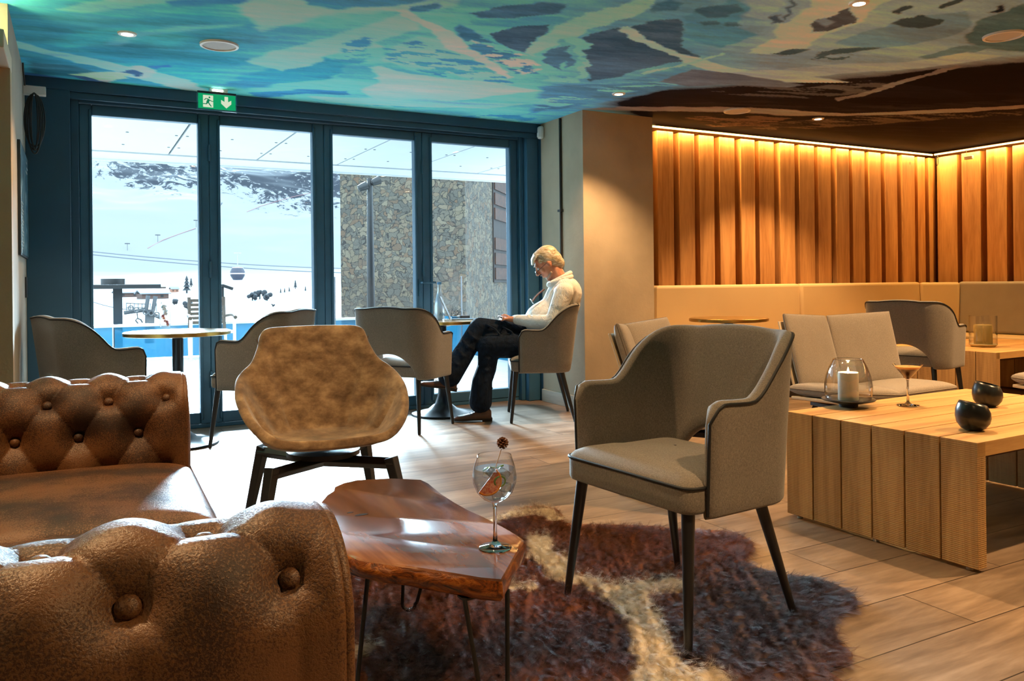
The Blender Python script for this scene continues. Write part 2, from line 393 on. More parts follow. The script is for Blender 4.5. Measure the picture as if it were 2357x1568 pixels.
# ------------------------------------------------------------------ ceiling with the painted mural
def ceil_mat():
    t = NT('painted_mural_ceiling')
    at = t.n('ShaderNodeAttribute', attribute_name='paint')
    n2 = t.noise(t.coord('Object', (.22, 1.0, 1), rot=(0, 0, radians(14))), 16, 4, .6, .5)
    f2 = t.ramp(n2, [(0, (.36, .36, .36, 1)), (.42, (.46, .46, .46, 1)), (.52, (.54, .54, .54, 1)), (.60, (.66, .66, .66, 1))], 'CONSTANT')
    c = t.mix(at.outputs['Color'], f2, .35, 'OVERLAY')
    t.set(col=c, rough=.85, spec=.04); return t.m
ceilM = ceil_mat()
S = srgb
MUR = [  # (softness in m, colour, polygon in photo pixels measured onto the ceiling plane, optional speckle)
 (.35, S(46,160,176), [(-300,-200),(760,-200),(660,120),(560,240),(-300,200)]),
 (.30, S(96,184,208), [(560,-200),(1500,-200),(1400,120),(1300,300),(560,230),(640,100)]),
 (.25, S(84,146,172), [(1400,-200),(1900,-200),(1800,60),(1650,200),(1400,270),(1250,285)]),
 (.25, S(132,146,158), [(1850,-200),(3200,-200),(3200,120),(2357,150),(1900,190),(1650,180)]),
 (.12, S(24,28,27), [(1380,232),(1520,205),(1700,192),(2000,172),(2300,140),(3000,70),(3000,360),(2357,360),(2150,390),(1500,300)]),  # dark paint, deepened further to hold the dim light near the slats
 # left, turquoise
 (.03, S(30,132,150), [(55,128),(130,135),(210,150),(300,172),(420,205),(440,215),(300,192),(150,178),(60,172)]),
 (.02, S(18,98,112), [(60,140),(150,150),(240,172),(160,176),(70,170)]),
 (.02, S(24,84,140), [(50,166),(170,184),(330,206),(440,214),(440,222),(300,214),(150,196),(50,180)]),
 (.012, S(156,208,206), [(-20,78),(50,98),(130,116),(240,142),(340,164),(420,184),(470,204),(470,218),(400,204),(300,176),(190,148),(100,122),(40,108),(-20,98)]),
 (.03, S(60,186,186), [(100,95),(200,72),(330,60),(420,70),(470,92),(400,110),(330,100),(240,98),(160,108)]),
 (.03, S(28,140,158), [(180,108),(260,100),(330,108),(440,126),(540,132),(620,140),(520,150),(380,140),(260,128)]),
 (.02, S(110,200,204), [(230,100),(310,78),(420,62),(560,56),(560,64),(440,74),(340,88),(270,104)]),
 (.04, S(66,170,190), [(140,20),(300,-10),(480,-40),(620,-60),(560,10),(380,40),(220,50)]),
 (.015, S(120,190,204), [(130,24),(180,8),(300,-6),(470,-12),(560,-10),(430,8),(300,20),(200,30)]),
 (.02, S(34,120,168), [(400,8),(520,0),(680,-2),(620,10),(480,22),(420,20)]),
 (.010, S(190,214,130), [(152,169),(235,165),(272,166),(290,170),(284,178),(262,184),(250,192),(236,192),(200,180)]),
 (.008, S(188,220,190), [(288,156),(330,152),(356,162),(352,172),(318,180),(290,176),(300,166)]),
 (.006, S(30,80,118), [(156,172),(200,176),(240,190),(250,194),(238,196),(210,190)]),
 (.006, S(30,80,118), [(262,166),(300,160),(326,168),(310,176),(288,170)]),
 (.008, S(40,110,176), [(340,154),(390,148),(400,156),(360,160)]),
 (.02, S(36,146,166), [(540,182),(640,144),(760,135),(820,150),(740,182),(620,198)]),
 (.02, S(36,126,150), [(480,196),(560,186),(600,190),(660,190),(620,200),(560,206)]),
 (.012, S(24,116,156), [(560,214),(680,206),(790,210),(800,220),(690,216),(600,226)]),
 # centre, pale sweeps
 (.02, S(160,206,220), [(600,70),(720,40),(820,30),(930,28),(1040,10),(1060,0),(1300,-120),(900,-150),(700,-60),(560,20)]),
 (.015, S(60,142,176), [(700,-6),(840,-14),(1000,-40),(1080,-60),(1010,-10),(900,16),(780,24),(720,14)]),
 (.010, S(46,122,158), [(940,14),(1000,4),(1010,10),(970,28),(945,26)]),
 (.015, S(150,204,222), [(560,140),(640,120),(720,100),(800,72),(880,44),(930,36),(960,60),(880,96),(900,110),(820,120),(730,140),(640,160)]),
 (.015, S(52,140,180), [(800,100),(850,84),(880,96),(850,120),(880,130),(820,150),(780,140)], (9,22,.50)),
 (.015, S(132,196,216), [(880,150),(920,110),(960,80),(1040,96),(1120,160),(1180,200),(1090,190),(1000,160)]),
 (.012, S(46,134,172), [(890,104),(970,92),(1060,122),(1150,176),(1180,196),(1080,196),(980,172),(900,140)], (8,20,.48)),
 (.015, S(70,160,192), [(780,150),(900,146),(960,168),(1030,186),(1180,204),(1120,216),(960,200),(860,186),(770,176)]),
 (.015, S(168,214,228), [(848,158),(880,154),(940,172),(1030,184),(1130,192),(1240,210),(1150,220),(1010,236),(880,240),(830,214),(870,190)]),
 (.02, S(44,146,186), [(560,226),(720,228),(900,236),(1000,248),(860,246),(700,238)], (5,18,.46)),
 (.012, S(150,208,226), [(700,222),(900,228),(1100,236),(1220,240),(1120,250),(940,246),(760,236)]),
 (.012, S(36,132,172), [(1040,268),(1120,262),(1200,264),(1240,272),(1180,282),(1100,276)], (6,14,.45)),
 (.006, S(186,218,226), [(912,22),(934,20),(1000,56),(1060,84),(1110,126),(1170,178),(1160,184),(1120,160),(1070,124),(1020,92),(960,56)]),
 (.010, S(32,108,142), [(1060,56),(1110,82),(1150,100),(1210,140),(1240,170),(1180,170),(1130,140),(1060,84),(1040,64)], (7,16,.40)),
 (.008, S(196,226,232), [(1090,92),(1150,110),(1210,130),(1260,160),(1200,172),(1150,150),(1090,120)], (7,15,.58)),
 (.008, S(40,104,138), [(1075,30),(1160,14),(1250,6),(1300,10),(1305,30),(1200,44),(1110,40)]),
 (.010, S(74,160,192), [(1090,44),(1200,46),(1300,36),(1310,50),(1260,66),(1180,62),(1100,56)]),
 (.006, S(34,84,112), [(1136,78),(1160,66),(1220,58),(1284,58),(1262,80),(1230,100),(1214,124),(1160,104)]),
 (.008, S(146,200,218), [(1212,124),(1232,100),(1280,72),(1330,40),(1390,20),(1450,4),(1560,-30),(1500,20),(1430,44),(1380,64),(1355,78),(1340,88),(1300,92),(1250,118),(1224,132)]),
 (.006, S(36,94,122), [(1240,138),(1276,110),(1306,104),(1320,124),(1318,150),(1308,160),(1300,146),(1290,140),(1296,164),(1270,152)]),
 (.006, S(118,190,210), [(1308,92),(1340,84),(1356,92),(1358,124),(1352,166),(1340,182),(1316,180),(1332,166),(1338,130),(1326,108)], (10,10,.36)),
 (.010, S(124,192,212), [(1240,170),(1290,176),(1330,180),(1326,190),(1250,186)], (9,16,.45)),
 (.006, S(30,78,104), [(1356,86),(1380,76),(1420,70),(1436,62),(1500,44),(1560,44),(1568,60),(1580,84),(1576,100),(1608,130),(1590,140),(1530,146),(1480,160),(1420,176),(1350,188),(1354,140)]),
 (.005, S(176,212,220), [(1428,62),(1446,58),(1470,68),(1500,88),(1530,104),(1570,124),(1610,140),(1680,152),(1760,166),(1850,182),(1960,192),(1850,190),(1700,172),(1610,154),(1560,136),(1510,112),(1470,92)]),
 (.010, S(60,132,160), [(1570,40),(1640,16),(1700,0),(1730,20),(1700,60),(1740,84),(1680,110),(1620,100),(1580,80)]),
 (.006, S(36,96,124), [(1606,22),(1650,12),(1700,10),(1716,26),(1680,42),(1630,44)]),
 (.006, S(40,96,120), [(1600,54),(1650,50),(1656,60),(1620,62)]), (.006, S(40,96,120), [(1665,56),(1700,52),(1718,62),(1680,64)]),
 (.008, S(36,108,142), [(1490,16),(1560,2),(1590,10),(1560,24),(1500,30)]),
 (.03, S(56,118,150), [(1240,200),(1400,190),(1560,160),(1640,170),(1700,186),(1560,206),(1400,232),(1300,252),(1230,262)], (3,14,.40)),
 (.02, S(116,186,210), [(1200,240),(1330,214),(1480,196),(1600,186),(1500,206),(1380,226),(1260,256)], (3,16,.52)),
 (.004, S(150,190,204), [(1480,168),(1580,146),(1680,118),(1684,121),(1584,150),(1484,172)]),
 # right, grey and white; near the slats dimness is mixed into the tones
 (.010, S(178,190,202), [(1740,120),(1780,96),(1800,60),(1840,44),(1850,10),(1900,-30),(2060,-70),(2080,-10),(2010,20),(1980,50),(1880,90),(1860,110),(1800,124)]),
 (.008, S(150,166,182), [(1700,-60),(1790,-40),(1800,10),(1770,50),(1730,40),(1720,0)]),
 (.005, S(40,78,104), [(1776,40),(1800,38),(1804,54),(1780,60)]), (.004, S(44,84,112), [(1806,0),(1816,0),(1822,44),(1814,48),(1808,24)]),
 (.006, S(44,64,72), [(1866,60),(1890,48),(1918,40),(1926,24),(1944,18),(1956,30),(1970,44),(1956,56),(1930,64),(1900,76),(1870,80)]),
 (.008, S(96,116,130), [(1880,52),(1910,44),(1920,56),(1896,66)]),
 (.010, S(86,122,142), [(1930,100),(1980,76),(2060,50),(2160,34),(2240,24),(2260,50),(2200,80),(2120,100),(2020,112)]),
 (.006, S(28,58,66), [(2040,56),(2090,44),(2140,34),(2160,44),(2184,46),(2150,60),(2110,66),(2060,64)]),
 (.006, S(26,54,62), [(2066,28),(2080,14),(2104,10),(2100,24),(2084,32)]), (.005, S(26,54,62), [(2162,16),(2200,0),(2240,-14),(2230,0),(2180,18)]),
 (.006, S(34,72,82), [(1786,122),(1830,112),(1868,112),(1850,120),(1810,126)]), (.006, S(34,72,82), [(1888,118),(1940,108),(2030,108),(2020,114),(1930,122)]),
 (.010, S(34,76,88), [(1900,114),(1960,120),(1990,128),(1930,140),(1880,136)], (12,24,.50)),
 (.010, S(44,92,104), [(2230,78),(2262,52),(2310,30),(2357,10),(2440,0),(2440,100),(2357,120),(2270,104),(2240,96)]),
 (.006, S(24,50,56), [(2288,26),(2320,8),(2330,12),(2310,28)]), (.008, S(60,104,118), [(2120,132),(2180,112),(2240,100),(2300,104),(2240,124),(2160,140)]),
 (.012, S(172,168,170), [(1640,168),(1700,164),(1800,158),(1900,150),(2020,144),(2140,136),(2230,120),(2300,130),(2220,146),(2120,158),(1990,166),(1880,176),(1960,190),(1800,188),(1700,182)]),
 (.010, S(60,82,96), [(1500,190),(1600,160),(1660,164),(1760,178),(1850,196),(1800,206),(1680,196),(1580,200)]),
 (.02, S(50,62,62), [(1560,208),(1700,200),(1850,204),(1960,190),(2100,178),(2000,212),(1860,226),(1700,224)], (3,20,.46)),
 (.012, S(14,16,14), [(2010,188),(2060,172),(2160,160),(2260,158),(2357,142),(2800,100),(2800,190),(2357,212),(2240,216),(2200,206),(2100,196)]),
 (.010, S(14,15,12), [(1950,232),(2030,222),(2140,226),(2260,216),(2357,222),(2300,234),(2160,240),(2040,246)], (4,26,.42)),
 (.004, S(96,100,96), [(1930,226),(1990,212),(2060,190),(2140,168),(2210,150),(2216,154),(2150,172),(2070,196),(2000,218),(1940,232)]),
 (.010, S(118,112,106), [(1330,252),(1480,246),(1600,246),(1720,248),(1840,256),(1950,262),(2100,256),(2357,242),(2357,250),(2100,264),(1950,268),(1800,266),(1660,258),(1500,256)]),
 (.012, S(40,46,40), [(1560,238),(1760,232),(1950,246),(2200,236),(2357,226),(2357,238),(2200,248),(1950,256),(1760,246)], (3,26,.45)),
 (.012, S(52,56,48), [(1700,290),(1850,276),(2000,268),(2357,256),(2357,264),(2100,280),(1900,296),(1760,300)], (3,24,.46)),
 (.012, S(60,56,46), [(1560,268),(1700,262),(1830,272),(1760,290),(1640,292)], (4,20,.48)),
 (.012, S(12,12,10), [(1860,300),(2000,290),(2357,276),(2357,300),(2200,330),(2000,318)], (3,24,.38)),
]
def fbm(X, Y, seed=0, octs=4):
    """smooth value noise on numpy grids, 0..1"""
    rs = np.random.RandomState(seed); T = rs.rand(256, 256); out = np.zeros(X.shape); amp = .5; tot = 0
    for o_ in range(octs):
        x = X*(2**o_)+17.3*o_; y = Y*(2**o_)+5.1*o_; xi = np.floor(x).astype(int); yi = np.floor(y).astype(int); u = x-xi; v = y-yi
        u = u*u*(3-2*u); v = v*v*(3-2*v)
        g = lambda a, b_: T[a % 256, b_ % 256]
        out += amp*(g(xi, yi)*(1-u)*(1-v)+g(xi+1, yi)*u*(1-v)+g(xi, yi+1)*(1-u)*v+g(xi+1, yi+1)*u*v); tot += amp; amp *= .55
    return out/tot
def ceiling():
    x0, x1, y0, y1 = -3.2, 8.6, -3.2, YW+.02
    xs = np.concatenate([np.linspace(x0, -.8, 8)[:-1], np.linspace(-.8, x1, 640)]); ys = np.concatenate([np.linspace(y0, 2.2, 10)[:-1], np.linspace(2.2, y1, 300)])
    X, Y = np.meshgrid(xs, ys, indexing='ij')
    # brush direction runs roughly along the window wall
    ca_, sa_ = cos(radians(-14)), sin(radians(-14)); A_ = X*ca_+Y*sa_; B_ = -X*sa_+Y*ca_
    Xw = X + .16*(fbm(A_*1.6, B_*5, 1)-.5)+.05*(fbm(A_*7, B_*18, 2)-.5); Yw = Y + .12*(fbm(A_*1.6, B_*5, 3)-.5)+.035*(fbm(A_*7, B_*18, 4)-.5)
    col = np.zeros(X.shape+(3,)); col[:] = S(90, 160, 180)[:3]
    for ent in MUR:
        soft, c, poly = ent[:3]
        P = [hz(px, min(py, 560), CZ) for px, py in poly]; px = np.array([p.x for p in P]); py = np.array([p.y for p in P])
        n = len(P); mrg = .5+soft
        ii = np.where((xs > px.min()-mrg) & (xs < px.max()+mrg))[0]; jj = np.where((ys > py.min()-mrg) & (ys < py.max()+mrg))[0]
        if len(ii) == 0 or len(jj) == 0: continue
        sl_ = (slice(ii[0], ii[-1]+1), slice(jj[0], jj[-1]+1)); Xs, Ys = Xw[sl_], Yw[sl_]
        d = np.full(Xs.shape, 1e9); inside = np.zeros(Xs.shape, bool)
        for i in range(n):
            ax, ay, bx, by = px[i], py[i], px[(i+1) % n], py[(i+1) % n]
            ex, ey = bx-ax, by-ay; wx_, wy_ = Xs-ax, Ys-ay
            tt = np.clip((wx_*ex+wy_*ey)/(ex*ex+ey*ey+1e-12), 0, 1)
            d = np.minimum(d, (wx_-ex*tt)**2+(wy_-ey*tt)**2)
            inside ^= ((ay > Ys) != (by > Ys)) & (Xs < (bx-ax)*(Ys-ay)/((by-ay) if abs(by-ay) > 1e-9 else 1e-9)+ax)
        sd_ = np.sqrt(d)*np.where(inside, 1, -1)
        a = np.clip(sd_/(2*soft)+.5, 0, 1)
        if len(ent) > 3:
            sx, sy, thr = ent[3]; nz = fbm(A_[sl_]*sx, B_[sl_]*sy, 7+len(poly), 3); a = a*np.clip((nz-thr)/.03+.5, 0, 1)
        a = a[..., None]; col[sl_] = col[sl_]*(1-a)+np.array(c[:3])*a
    # flat brush tones, three posterised layers
    lum0 = col.mean(axis=2, keepdims=True)
    for sx, sy, sd, amt, lev in ((.5, 2.6, 21, .34, 5), (1.6, 9, 22, .22, 4), (4, 24, 23, .16, 3)):
        f = fbm(A_*sx+.8*fbm(A_*2, B_*4, sd+9), B_*sy, sd, 4); q = np.floor(f*lev*2.2)/(lev*2.2)
        q = (q-.46)*2*amt; col = col*np.clip(1+q*1.5, .3, 2)[..., None]+np.clip(q, 0, 1)[..., None]*.10*(lum0 > .06)
    lum = col.mean(axis=2, keepdims=True); col = lum+(col-lum)*.92
    xx = np.clip((X-.4)/3.6, 0, 1)[..., None]; col = np.clip(col, 0, 1)**.78*(1.32+.55*np.sqrt(np.clip(lum, 0, 1)))*(lum > .03)+col*(lum <= .03)*(1-xx+xx*np.array([.84, .92, 1.34]))
    l2 = np.clip(col.mean(axis=2, keepdims=True)/.55, 0, 1); col = col*np.concatenate([1.35-.72*l2, .97-.01*l2, 1.12+.10*l2], axis=2)
    col = np.clip(col, .003, .90)
    nx, ny = X.shape
    V_ = np.stack([X.ravel(), Y.ravel(), np.full(X.size, CZ)], axis=1)
    I, J = np.meshgrid(np.arange(nx-1), np.arange(ny-1), indexing='ij'); k0 = (I*ny+J).ravel()
    F_ = np.stack([k0, k0+1, k0+ny+1, k0+ny], axis=1)
    me = bpy.data.meshes.new('ceiling'); me.from_pydata(V_.tolist()+[(x0, y0, CZ+.1), (x1, y0, CZ+.1), (x1, y1+.4, CZ+.1), (x0, y1+.4, CZ+.1)], [], F_.tolist()+[(nx*ny, nx*ny+1, nx*ny+2, nx*ny+3)]); me.update()
    ca = me.color_attributes.new('paint', 'FLOAT_COLOR', 'POINT')
    full = np.ones((nx*ny+4, 4)); full[:nx*ny, :3] = col.reshape(-1, 3); full[nx*ny:, :3] = .3
    ca.data.foreach_set('color', full.ravel().astype(np.float32))
    me.materials.append(ceilM); o = bpy.data.objects.new('ceiling', me); COL.objects.link(o); tag(o, kind='structure')
ceiling()

# ------------------------------------------------------------------ ceiling fittings
WARM = (1.0, .60, .28)
bulbM = emis('lit_lamp_lens', (1, .72, .42, 1), 60)
ringM = plain('white_lamp_ring', (.8, .78, .74), .4)
def downlight(x, y, label, power=60, size=radians(105), blend=.6):
    o = empty('downlight', (x, y, CZ), 0, label, 'ceiling light', 'recessed ceiling spotlights')
    B().lathe([(.030, -.002), (.030, -.009), (.046, -.009), (.050, -.001)], 28).make('trim_ring', ringM, o, smooth=40)
    B().lathe([(.0001, -.006), (.030, -.005)], 24).make('lamp_lens', bulbM, o, smooth=60)
    l = bpy.data.lights.new('downlight_beam', 'SPOT'); l.energy = power; l.color = WARM; l.spot_size = size; l.spot_blend = blend; l.shadow_soft_size = .028
    lo = bpy.data.objects.new('downlight_beam', l); COL.objects.link(lo); lo.parent = o; lo.location = (0, 0, -.03)
    return o
downlight(.261, 4.87, 'small lit recessed spotlight in teal part of mural ceiling, left of round speaker', 45)
downlight(3.515, 4.86, 'small lit recessed spotlight in ceiling just above the plastered pillar', 120)
downlight(5.605, 4.87, 'small lit recessed spotlight in dark ceiling in front of the slatted wall', 150)
downlight(3.453, 2.74, 'brightest lit recessed spotlight near the top edge, in the pale mural patch', 140)
for x, y, p, lb in [(1.2, 2.70, 60, 'above the brown velvet tub chair'), (4.35, 1.25, 230, 'above the near side of the front oak table'), (5.6, 2.74, 130, 'above the floor between the two oak tables'), (7.2, 3.0, 40, 'above the right wall bench'), (-.3, 1.9, 85, 'above the leather sofa'),
                    (1.5, .3, 110, 'above the near edge of the cowhide rug'), (3.4, -.9, 60, 'behind the camera on the right'), (6.6, .6, 50, 'above the right side bench'), (-1.6, .3, 40, 'behind the sofa back')]:  # unseen downlights: some read from shadows, the rest added for their light
    downlight(x, y, 'unseen recessed ceiling spotlight '+lb, p)
def speaker(x, y, label, r=.105):
    o = empty('ceiling_speaker', (x, y, CZ), 0, label, 'speaker', 'round ceiling speakers')
    B().lathe([(r*.86, -.004), (r*.87, -.012), (r, -.011), (r*1.02, 0)], 48).make('rim', ringM, o, smooth=40)
    B().lathe([(.0001, -.008), (r*.86, -.006)], 40).make('grille', plain('speaker_grille', (.55, .55, .54), .6, bump=.3, bscale=400), o, smooth=60)
speaker(.738, 4.875, 'round white ceiling speaker in the turquoise mural left of the exit sign')
speaker(4.738, 4.93, 'round ceiling speaker in dark ceiling just right of the pillar top')
speaker(4.662, 2.738, 'round ceiling speaker cut by the right edge of the photo')
# warm cove lamp hidden behind the white box at far left
cv = B().tube([(-.40, 4.45, 2.20), (-1.9, 4.45, 2.20)], .012, 8); tag(cv.make('cove_lamp', emis('warm_cove_lamp', (1, .75, .3, 1), 130), smooth=60), 'warm strip lamp glowing on top of the white box at far left', 'lamp')

# exit sign
def exit_sign():
    o = empty('exit_sign', (.885, 5.98, CZ), 0, 'green lit exit sign with running figure and down arrow hanging under the ceiling', 'exit sign')
    W, Hh = .128, .112
    B().box(-.05, .07, -.028, .028, -.026, 0).make('lamp_housing', plain('sign_housing', (.75, .72, .66), .4), o, bevel=.003)
    B().box(-.032, .036, -.030, -.026, -.024, -.012).make('lamp', emis('sign_lamp', (1, .95, .85, 1), 12), o)
    z1 = -.036; z0 = z1-Hh
    B().box(-W, W, -.010, .010, z1, z1+.012).make('rail', blackM, o)
    B().box(-W-.006, W+.006, -.006, .006, z0-.008, z1+.004).make('clear_panel', clearM, o, bevel=.001)
    B().box(-W+.004, W-.004, -.0085, -.006, z0+.004, z1-.004).make('green_face', emis('sign_green', (.0, .30, .10, 1), .75), o)
    pale = emis('sign_pale', (.55, .62, .45, 1), .8)
    Mx = Matrix.Rotation(radians(90), 4, 'X')  # xy polygon -> xz plane, facing -y
    def face(polys, y0, y1, name, mat):
        b = B()
        for p in polys:
            n = len(p); vs = [(q[0], y, q[1]) for y in (y0, y1) for q in p]
            b.add(vs, [tuple(range(n)), tuple(range(n, 2*n))[::-1]]+[(i, n+i, n+(i+1) % n, (i+1) % n) for i in range(n)])
        b.make(name, mat, o)
    def q(px, py): return ((px-1040)/1240*2*W, z1-.004 - (py-500)/560*(Hh-.008))   # photo zoom -> sign plane
    door = [q(590, 560), q(915, 560), q(915, 1010), q(590, 1010)]
    face([door], -.0098, -.0084, 'doorway', pale)
    arrow = [q(1280, 560), q(1395, 560), q(1395, 760), q(1500, 690), q(1500, 830), q(1340, 1000), q(1170, 830), q(1170, 690), q(1280, 760)]
    face([arrow], -.0098, -.0084, 'arrow', pale)
    man = [[(q(795, 640)[0]+.0062*cos(a*pi/6), q(795, 640)[1]+.0062*sin(a*pi/6)) for a in range(12)],
           [q(640, 760), q(620, 740), q(670, 680), q(740, 680), q(830, 740), q(870, 765), q(915, 765), q(915, 790), q(860, 790), q(800, 760), q(780, 830), q(870, 980), q(830, 975), q(745, 850), q(710, 905), q(590, 905), q(590, 875), q(690, 870), q(700, 790), q(735, 712), q(690, 705)]]
    face(man, -.0106, -.0096, 'running_figure', emis('sign_green_dark', (.0, .22, .09, 1), .6))
exit_sign()

# motion sensor and conduit on the pillar
o = empty('motion_sensor', (3.575, 6.075, 2.33), 0, 'small white motion sensor in the corner between door lintel and pillar', 'sensor')
B().box(-.035, .01, -.03, .03, -.055, .055).make('body', whiteM, o, bevel=.018, seg=4)
B().box(-.040, -.034, -.018, .018, -.04, -.002).make('lens', plain('sensor_lens', (.85, .85, .85), .3), o, bevel=.003)
o = B().tube([(3.575, 5.775, 2.40), (3.575, 5.775, .106)], .011, 10).make('conduit_pipe', blackM, smooth=60)
for z in (1.62, .9): B().box(3.555, 3.585, 5.752, 5.798, z, z+.018).make('pipe_clip', blackM, o); tag(o, 'thin black conduit pipe running down the left face of the pillar', 'pipe')
# junction box with coiled cable, left wall
o = empty('cable_coil', (XL+.0, 5.93, 2.27), 0, 'white junction box with coiled black cable hanging on the left wall', 'cable')
B().box(0, .125, -.04, .01, -.028, .028).make('junction_box', whiteM, o, bevel=.004)
b = B()
for k in range(5):
    r1 = .034+.004*k; zz = .165+.012*(k % 3)
    b.tube([(.062+.056*(1-.17*k)*sin(t), -.03-.006*k+.004*sin(3*t), -.03-zz*.95+zz*cos(t)) for t in np.linspace(0, 2*pi, 40)[:-1]], .0045, 8, closed=True)
b.tube([(.012, -.06, .02), (.010, -.09, .06), (.008, -.14, .10), (.008, -.16, .135)], .005, 8)
b.make('black_cable', blackM, o, smooth=80)
# poster on left wall
def poster_mat():
    t = NT('mountain_map_poster'); v = t.coord('Object', (1, 1, 1)); n = t.noise(v, 7, 5, .7, 1.0)
    c = t.ramp(n, [(.40, srgb(24, 60, 78)), (.52, srgb(60, 110, 130)), (.62, srgb(130, 160, 168))])
    ce = t.vor(t.coord('Object', (1, 1, 2.2)), 26); k = t.ramp(ce, [(.10, (1, 1, 1, 1)), (.16, (0, 0, 0, 1))])
    sp = t.ramp(t.noise(v, 3, 2), [(.48, (0, 0, 0, 1)), (.52, (1, 1, 1, 1))])
    c = t.mix(c, srgb(214, 150, 110), t.math('MULTIPLY', k, sp)); t.set(col=c, rough=.35); return t.m
o = empty('map_poster', (XL+.001, 5.25, 0), 0, 'tall dark blue resort map poster on the left wall', 'poster')
B().box(0, .014, 0, .80, 1.215, 1.855).make('board', plain('poster_edge', (.01, .02, .03), .5), o)
B().box(.0141, .0155, .012, .788, 1.227, 1.843).make('print', poster_mat(), o)
b = B()
for i, (y, z, L_) in enumerate([(.56, 1.80, .1), (.60, 1.77, .14), (.52, 1.74, .18)]): b.box(.0156, .017, y, y+L_*.9, z, z+.009)
for i in range(14): b.box(.0156, .017, .05, .05+.10+.05*((i*7) % 3), 1.25+i*.02, 1.256+i*.02)
b.make('lettering', plain('poster_lettering', (.5, .56, .58), .6), o)['kind'] = 'stuff'
tag(B().box(XL, XL+.012, 5.90, 5.98, .97, 1.10).make('wall_switch', plain('dark_switch', (.02, .03, .04), .4), bevel=.003), 'small dark switch plate low on left wall below the poster', 'switch')

# ------------------------------------------------------------------ slatted wall, LED strips, banquette
def slats():
    b = B(); x = 4.30
    edges = [4.300, 4.415, 4.66, 4.90, 5.14, 5.39, 5.63, 5.89, 6.15, 6.42, 6.67, 6.92, 7.17, 7.42, 7.68, 7.95, 8.14]
    rr = random.Random(3)
    for i, e in enumerate(edges):
        nx = edges[i+1] if i+1 < len(edges) else XR-.02
        d = rr.choice([0, .0, .012])
        b.box(e+.055, nx-.012, YB-.085-d, YB+.045, .3, 2.345)
    o = b.make('slat_panelling', oakM, bevel=.003); islands(o)
    tag(o, 'upright oak boards with recessed gaps covering the back wall above the cream bench', 'wall panelling')
    b = B(); y = 5.60
    b.box(XR-.07, XR+.05, 5.36, 5.585, .3, 2.345)
    y = 5.30
    while y > -3:
        b.box(XR-.07-rr.choice([0, .012]), XR+.05, y-.20, y, .3, 2.345); y -= .265
    o = b.make('slat_panelling', oakM, bevel=.003); islands(o, seedv=4)
    tag(o, 'upright oak boards on the right side wall, right of the room corner', 'wall panelling')
    # backing boards seen in the gaps
    o = struct('trim_7', B().box(4.28, XR, YB+.03, YB+.06, 0, CZ).box(XR+.03, XR+.06, -3.2, YB+.06, 0, CZ), wood('oak_backing', srgb(120, 74, 34), srgb(170, 118, 64), axis='Z', rough=.7))
slats()
ledM = emis('warm_led', (1, .50, .12, 1), 7)
def led(p0, p1, label):
    o = B().tube([p0, p1], .009, 8).make('led_strip', ledM, smooth=60); tag(o, label, 'light strip', 'warm light strips above the slats')
    p0 = Vector(p0); p1 = Vector(p1); L_ = (p1-p0).length
    l = bpy.data.lights.new('led_glow', 'AREA'); l.shape = 'RECTANGLE'; l.size = L_; l.size_y = .02; l.energy = LEDP*L_; l.color = (1, .56, .18)
    lo = bpy.data.objects.new('led_glow', l); COL.objects.link(lo); lo.parent = o; 
    mid = (p0+p1)/2; lo.location = mid+Vector((0, 0, -.012)); lo.rotation_euler = (0, 0, atan2(p1.y-p0.y, p1.x-p0.x))
LEDP = 9
led((4.29, YB-.115, 2.372), (XR-.12, YB-.115, 2.372), 'glowing warm light strip where ceiling meets the slatted back wall')
led((XR-.115, YB-.14, 2.372), (XR-.115, -1.0, 2.372), 'glowing warm light strip above the slatted right side wall')
o = empty('led_cable_end', (XR-.10, 5.50, 2.34), 0, 'small dangling wire loop and white connector in the slatted corner', 'cable')
b = B(); b.tube([(-.09+.018*sin(t), .0, -.05+.05*cos(t)) for t in np.linspace(0, 2*pi, 24)[:-1]], .004, 6, closed=True); b.make('wire', blackM, o, smooth=60)
B().tube([(-.03, -.28, .03), (-.03, -.29, -.02), (-.03, -.27, -.05)], .003, 6).make('wire', blackM, o, smooth=60)
B().box(-.05, -.02, -.36, -.27, -.075, -.04).make('connector', plain('tan_connector', (.6, .5, .4), .5), o, bevel=.005)

